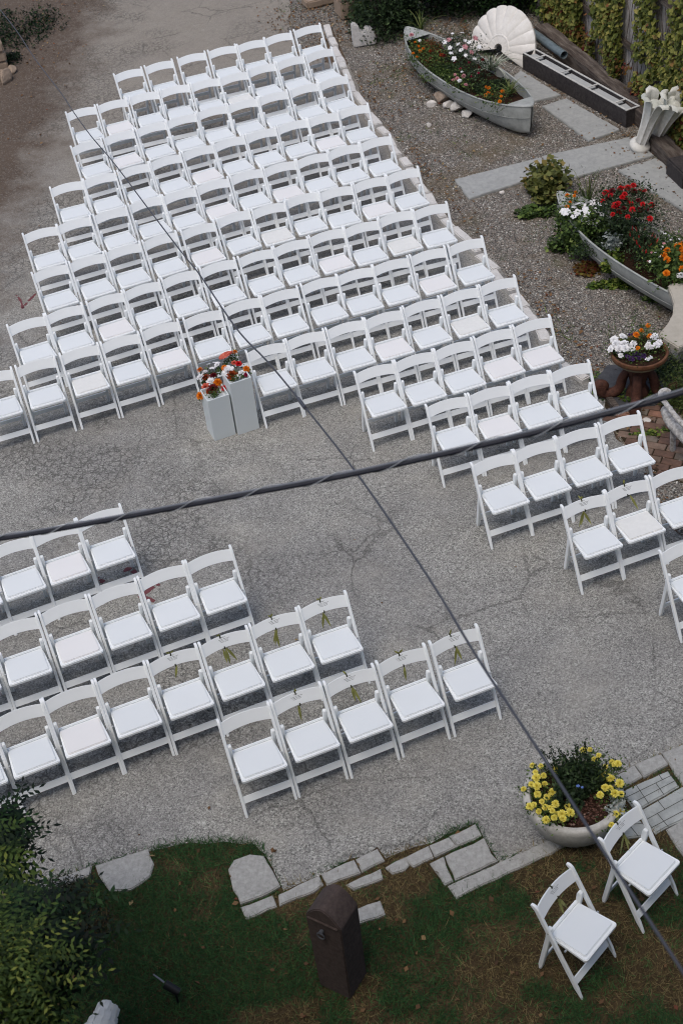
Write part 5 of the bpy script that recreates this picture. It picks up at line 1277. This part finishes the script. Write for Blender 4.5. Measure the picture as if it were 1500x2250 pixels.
# ---------------------------------------------------------------- grass, litter, weeds
P2 = [(p.x, p.y) for p in LAWN]; DP = [(p.x, p.y) for p in drive]
near_st = [s for s in STONES if np.mean([q[1] for q in s]) < 10]
def lawn_mask(dens, seed=2):
    def f(x, y):
        k = inpoly(x, y, P2) & ~inpoly(x, y - rng.uniform(.0, .06, len(x)) ** 1.0, DP)
        for s in near_st: k &= ~inpoly(x, y, s)
        v = .45 * vnoise(x, y, 1.6, seed) + .35 * vnoise(x, y, 4.2, seed + 1) + .2 * vnoise(x, y, 9, seed + 5)
        left = np.clip((-.2 - x) * .12, -.03, .05)
        return k & (rng.uniform(0, 1, len(x)) < np.clip((v + left - .42) * 6, .38, 1) * dens)
    return f
def gcol(x, y):
    v = .45 * vnoise(x, y, 1.6, 2) + .35 * vnoise(x, y, 4.2, 3) + .2 * vnoise(x, y, 9, 7) + np.clip((-.2 - x) * .12, -.03, .05)
    return np.clip(rng.uniform(0, .66, len(x)) * (v > .45) + .66 * (v <= .45) + (rng.uniform(0, 1, len(x)) < np.clip((.52 - v) * 7, .05, .93)) * rng.uniform(.12, .6, len(x)), 0, 1)
grass_blades('grass', 330000, (-3.6, 3.2), (4.9, 8.3), lawn_mask(1.0), .032, .0035, LM['grass'], None, None, gcol, 1.0)
bpy.data.objects['grass']['kind'] = 'stuff'
# sparse weeds in the gravel and along the edging
GP = [(p.x, p.y) for p in gravel]
def gmask(x, y):
    v = vnoise(x, y, 1.3, 8) * .6 + vnoise(x, y, 4, 9) * .4
    return inpoly(x, y, GP) & (rng.uniform(0, 1, len(x)) < np.clip((v - .55) * 3, 0, .6))
grass_blades('weeds', 60000, (0, 6.5), (9, 27), gmask, .04, .006, LM['green'], None, None, None, 1.0)
def litter(name, n, xr, yr, maskf, size, mat):
    x = rng.uniform(*xr, n); y = rng.uniform(*yr, n); k = maskf(x, y); x, y = x[k], y[k]
    C = np.stack([x, y, np.full(len(x), .012)], 1); C[:, 2] += rng.uniform(0, .02, len(x)); V, r_ = leaves(C, size, tilt=.35, aspect=.7)
    V[:, :, 2] = np.maximum(V[:, :, 2], .004); return tag(link(name, np_mesh(name, V, 4, r_), mat), None, None, None, 'stuff')
Ex = np.array([p.x for p in EDGE]); Ey = np.array([p.y for p in EDGE])
def lmask(x, y):
    ex = np.interp(y, Ey[::-1], Ex[::-1]); d = x - ex; v = vnoise(x, y, 1.8, 12)
    a = np.exp(-(np.abs(d - .12) / .28) ** 2) * .75 + np.clip((y - 20.5) * .3, 0, 1) * (x > .2) * (x < 2.2) * 1.0 + (y > 22.3) * .7 * (x < 3) + .03
    a += np.exp(-(((x - (f0.x + fd.x / fd.y * (y - f0.y))) + .35) / .45) ** 2) * .8
    a += np.exp(-(((x - np.interp(y, [can1.location.y - 1.5, can1.location.y + 1.5], [can1.location.x + .1 - .45, can1.location.x - .9])) / .25) ** 2)) * (y > 18.5) * .5
    return inpoly(x, y, GP) & (rng.uniform(0, 1, len(x)) < a * np.clip(v * 2 - .35, 0, 1))
litter('fallen_leaves', 42000, (-1.6, 7), (9, 27), lmask, .042, LM['litter'])
litter('fallen_leaves', 150, (-3, 3), (5.2, 8), lambda x, y: inpoly(x, y, P2), .045, LM['litter'])
litter('fallen_leaves', 260, (-4, 3.5), (7, 22), lambda x, y: inpoly(x, y, [(p.x, p.y) for p in drive]) & (rng.uniform(0, 1, len(x)) < .25), .03, LM['litter'])
dl = G(0, 560), G(235, 0)
litter('fallen_leaves', 4200, (-9, -2.5), (15, 29), lambda x, y: (((x - dl[0].x) * (dl[1] - dl[0]).y - (y - dl[0].y) * (dl[1] - dl[0]).x) < 0) & (rng.uniform(0, 1, len(x)) < np.clip((y - 19.5) * .25, .02, 1) * vnoise(x, y, 1.5, 4)), .045, LM['litter'])
foll('low green ground plants at the top left corner', (30, 70), (.9, 1.2, .25), 2600, .05, 'deep', 0, 'groundcover', tilt=.7, lumps=14)
foll('small green weeds beside the layered stone block', (30, 132), (.3, .35, .12), 420, .05, 'deep', 0, 'weed_patch', tilt=.7)
# pebbles standing proud of the gravel
def pebbles(n):
    x = rng.uniform(.5, 6.3, n); y = rng.uniform(10, 24, n); k = inpoly(x, y, GP); x, y = x[k], y[k]; n = len(x); s = rng.uniform(.008, .017, n)
    o = np.array([[1, 0, 0], [0, 1, 0], [-1, 0, 0], [0, -1, 0], [0, 0, .7]], float); a = rng.uniform(0, 6.28, n); T = []
    R2 = np.stack([np.cos(a), -np.sin(a), np.sin(a), np.cos(a)], 1).reshape(n, 2, 2)
    P5 = np.repeat(o[None], n, 0) * s[:, None, None]; P5[:, :, :2] = np.einsum('nij,nkj->nki', R2, P5[:, :, :2] * np.array([1, .7])); P5 += np.stack([x, y, np.full(n, -.005)], 1)[:, None]
    V = np.concatenate([P5[:, [i, (i + 1) % 4, 4]] for i in range(4)], 0); r_ = np.tile(rng.uniform(0, 1, n), 4)
    tag(link('pebbles', np_mesh('pebbles', V, 3, r_), MAT['pebble']), None, None, None, 'stuff')
pebbles(26000)
# red paint marks
def mark(strokes, label, w_=.035):
    c = G(*strokes[0][0]); bm = bmesh.new(); g = random.Random(4)
    for st_ in strokes:
        pts = spline([G(*p) for p in st_], 5); pr = None
        for i, p in enumerate(pts):
            d = (pts[min(i + 1, len(pts) - 1)] - pts[max(0, i - 1)]).normalized(); nn = Vector((-d.y, d.x, 0)) * w_ * g.uniform(.4, 1.1)
            r_ = [bm.verts.new(p - nn - c + Vector((0, 0, .003))), bm.verts.new(p + nn - c + Vector((0, 0, .003)))]
            if pr and g.random() > .12: bm.faces.new((pr[0], r_[0], r_[1], pr[1]))
            pr = r_
    tag(link('paint_mark', bm_mesh(bm), MAT['red'], None, c), label, 'paint mark')
mark([[(36, 648), (46, 662), (50, 678)], [(50, 676), (62, 662), (74, 650), (84, 638)]], 'faded red spray paint mark on the drive left of the chairs', .02)
mark([[(215, 1270), (228, 1280)], [(270, 1258), (285, 1250), (300, 1262)], [(312, 1310), (330, 1295), (350, 1283)], [(305, 1308), (340, 1322)]], 'faded red paint marks under the near left chairs', .03)

# ---------------------------------------------------------------- overhead cables
def cable(name, pts, r, mat, label, cat, lash=None):
    root = empty(name, pts[0], 0, label, cat); pts = spline(pts, 14); loc = [p - pts[0] for p in pts]
    bm = bmesh.new(); tube(bm, loc, r, 10); link('cable_strand', auto_smooth(bm_mesh(bm), 60), mat, root)
    if lash:
        up = Vector((0, 0, 1)); bm = bmesh.new(); tube(bm, [p + Vector((0, 0, r * 1.35)) for p in loc], r * .5, 8); link('messenger_strand', auto_smooth(bm_mesh(bm), 60), MAT['cable2'], root)
        bm = bmesh.new(); H = []; tot_ = 0; d = (loc[-1] - loc[0]).normalized(); s_ = d.cross(up).normalized(); u_ = s_.cross(d)
        for i in range(len(loc) - 1):
            seg = (loc[i + 1] - loc[i]).length
            for q in range(8):
                t = q / 8; a = (tot_ + seg * t) / lash * 2 * PI; H.append(loc[i].lerp(loc[i + 1], t) + (s_ * math.cos(a) * 1.25 + u_ * math.sin(a) * 1.7) * r + up * r * .5)
            tot_ += seg
        tube(bm, H, .0022, 5, False); link('lashing_wire', bm_mesh(bm), MAT['lash'], root)
    return root
cable('overhead_cable', [P(-260, 1215, 7.6), P(0, 1184, 7.3), P(250, 1141, 7.05), P(500, 1094, 6.8), P(785, 1040, 6.55), P(1130, 962, 6.25), P(1330, 910, 6.1), P(1500, 862, 6.0), P(1760, 780, 5.8)], .0118, MAT['cable'], 'thick black bundled cable with spiral lashing crossing the whole view', 'cable', .36)
thin = [(-90, -90, 24), (0, 20, 22.3), (40, 72, 21.6), (78, 130, 20.6), (135, 205, 19.2), (160, 243, 18.4), (200, 298, 17.3), (250, 357, 16.3), (320, 450, 14.8), (400, 555, 13.4), (440, 605, 12.8), (520, 722, 11.4), (590, 797, 10.6), (665, 888, 9.7), (785, 1042, 8.4), (940, 1268, 7.2), (1050, 1448, 6.5), (1180, 1645, 5.9), (1300, 1832, 5.4), (1440, 2045, 5.0), (1600, 2290, 4.6)]
tc = cable('service_wire', [P(*p) for p in thin], .0064, MAT['wire'], 'thin dark wire running from the top left to the bottom right', 'wire')
q0, q1 = P(655, 876, 9.75), P(670, 896, 9.6); bm = bmesh.new(); tube(bm, [q0 - tc.location, q1 - tc.location], .014, 8); link('splice_sleeve', bm_mesh(bm), MAT['wire'], tc)
q0, q1 = P(1120, 1552, 6.2), P(1128, 1566, 6.15)
# string of small bulbs in the top right corner
sl_ = empty('string_light', P(1430, -25, 20), 0, 'string light with clear bulbs hanging in the top right corner', 'string light')
o_ = sl_.location; pts = [P(1430, -25, 20), P(1455, -4, 20), P(1470, -8, 20), P(1484, 12, 19.9), P(1494, 22, 19.9), P(1512, 20, 19.8)]
bm = bmesh.new(); tube(bm, [p - o_ for p in spline(pts, 6)], .006, 6); link('wire', bm_mesh(bm), MAT['lash'], sl_)
for u, v in ((1464, 4), (1493, 26)):
    p = P(u, v, 19.9) - o_; bm = bmesh.new(); tube(bm, [p + Vector((0, 0, .04)), p + Vector((0, 0, .0))], .012, 8); sk = link('socket', bm_mesh(bm), MAT['iron'], sl_)
    bm = bmesh.new(); bmesh.ops.create_uvsphere(bm, u_segments=12, v_segments=8, radius=.028, matrix=Matrix.Translation(p - Vector((0, 0, .024)))); link('bulb', bm_mesh(bm, smooth=True), MAT['bulb'], sl_)

# ---------------------------------------------------------------- unseen house behind the camera, added to shade lawn and chair backs
hs = empty('house', (0, -1.2, 0), 0, 'unseen grey house wall behind the camera, added to shade the foreground', 'house')
bm = bmesh.new(); box(bm, (0, -3, 6.5), (26, 6, 13), None, .02); link('wall', bm_mesh(bm), MAT['housewall'], hs)
for x in (-8, -4, 4, 8):
    for z in (3, 7.5):
        bm = bmesh.new(); box(bm, (x, .01, z), (1.1, .08, 1.7), None, .01); wf = link('window', bm_mesh(bm), MAT['chair'], hs)
        bm = bmesh.new(); box(bm, (x, .055, z), (.95, .02, 1.55)); link('pane', bm_mesh(bm), MAT['iron'], wf)
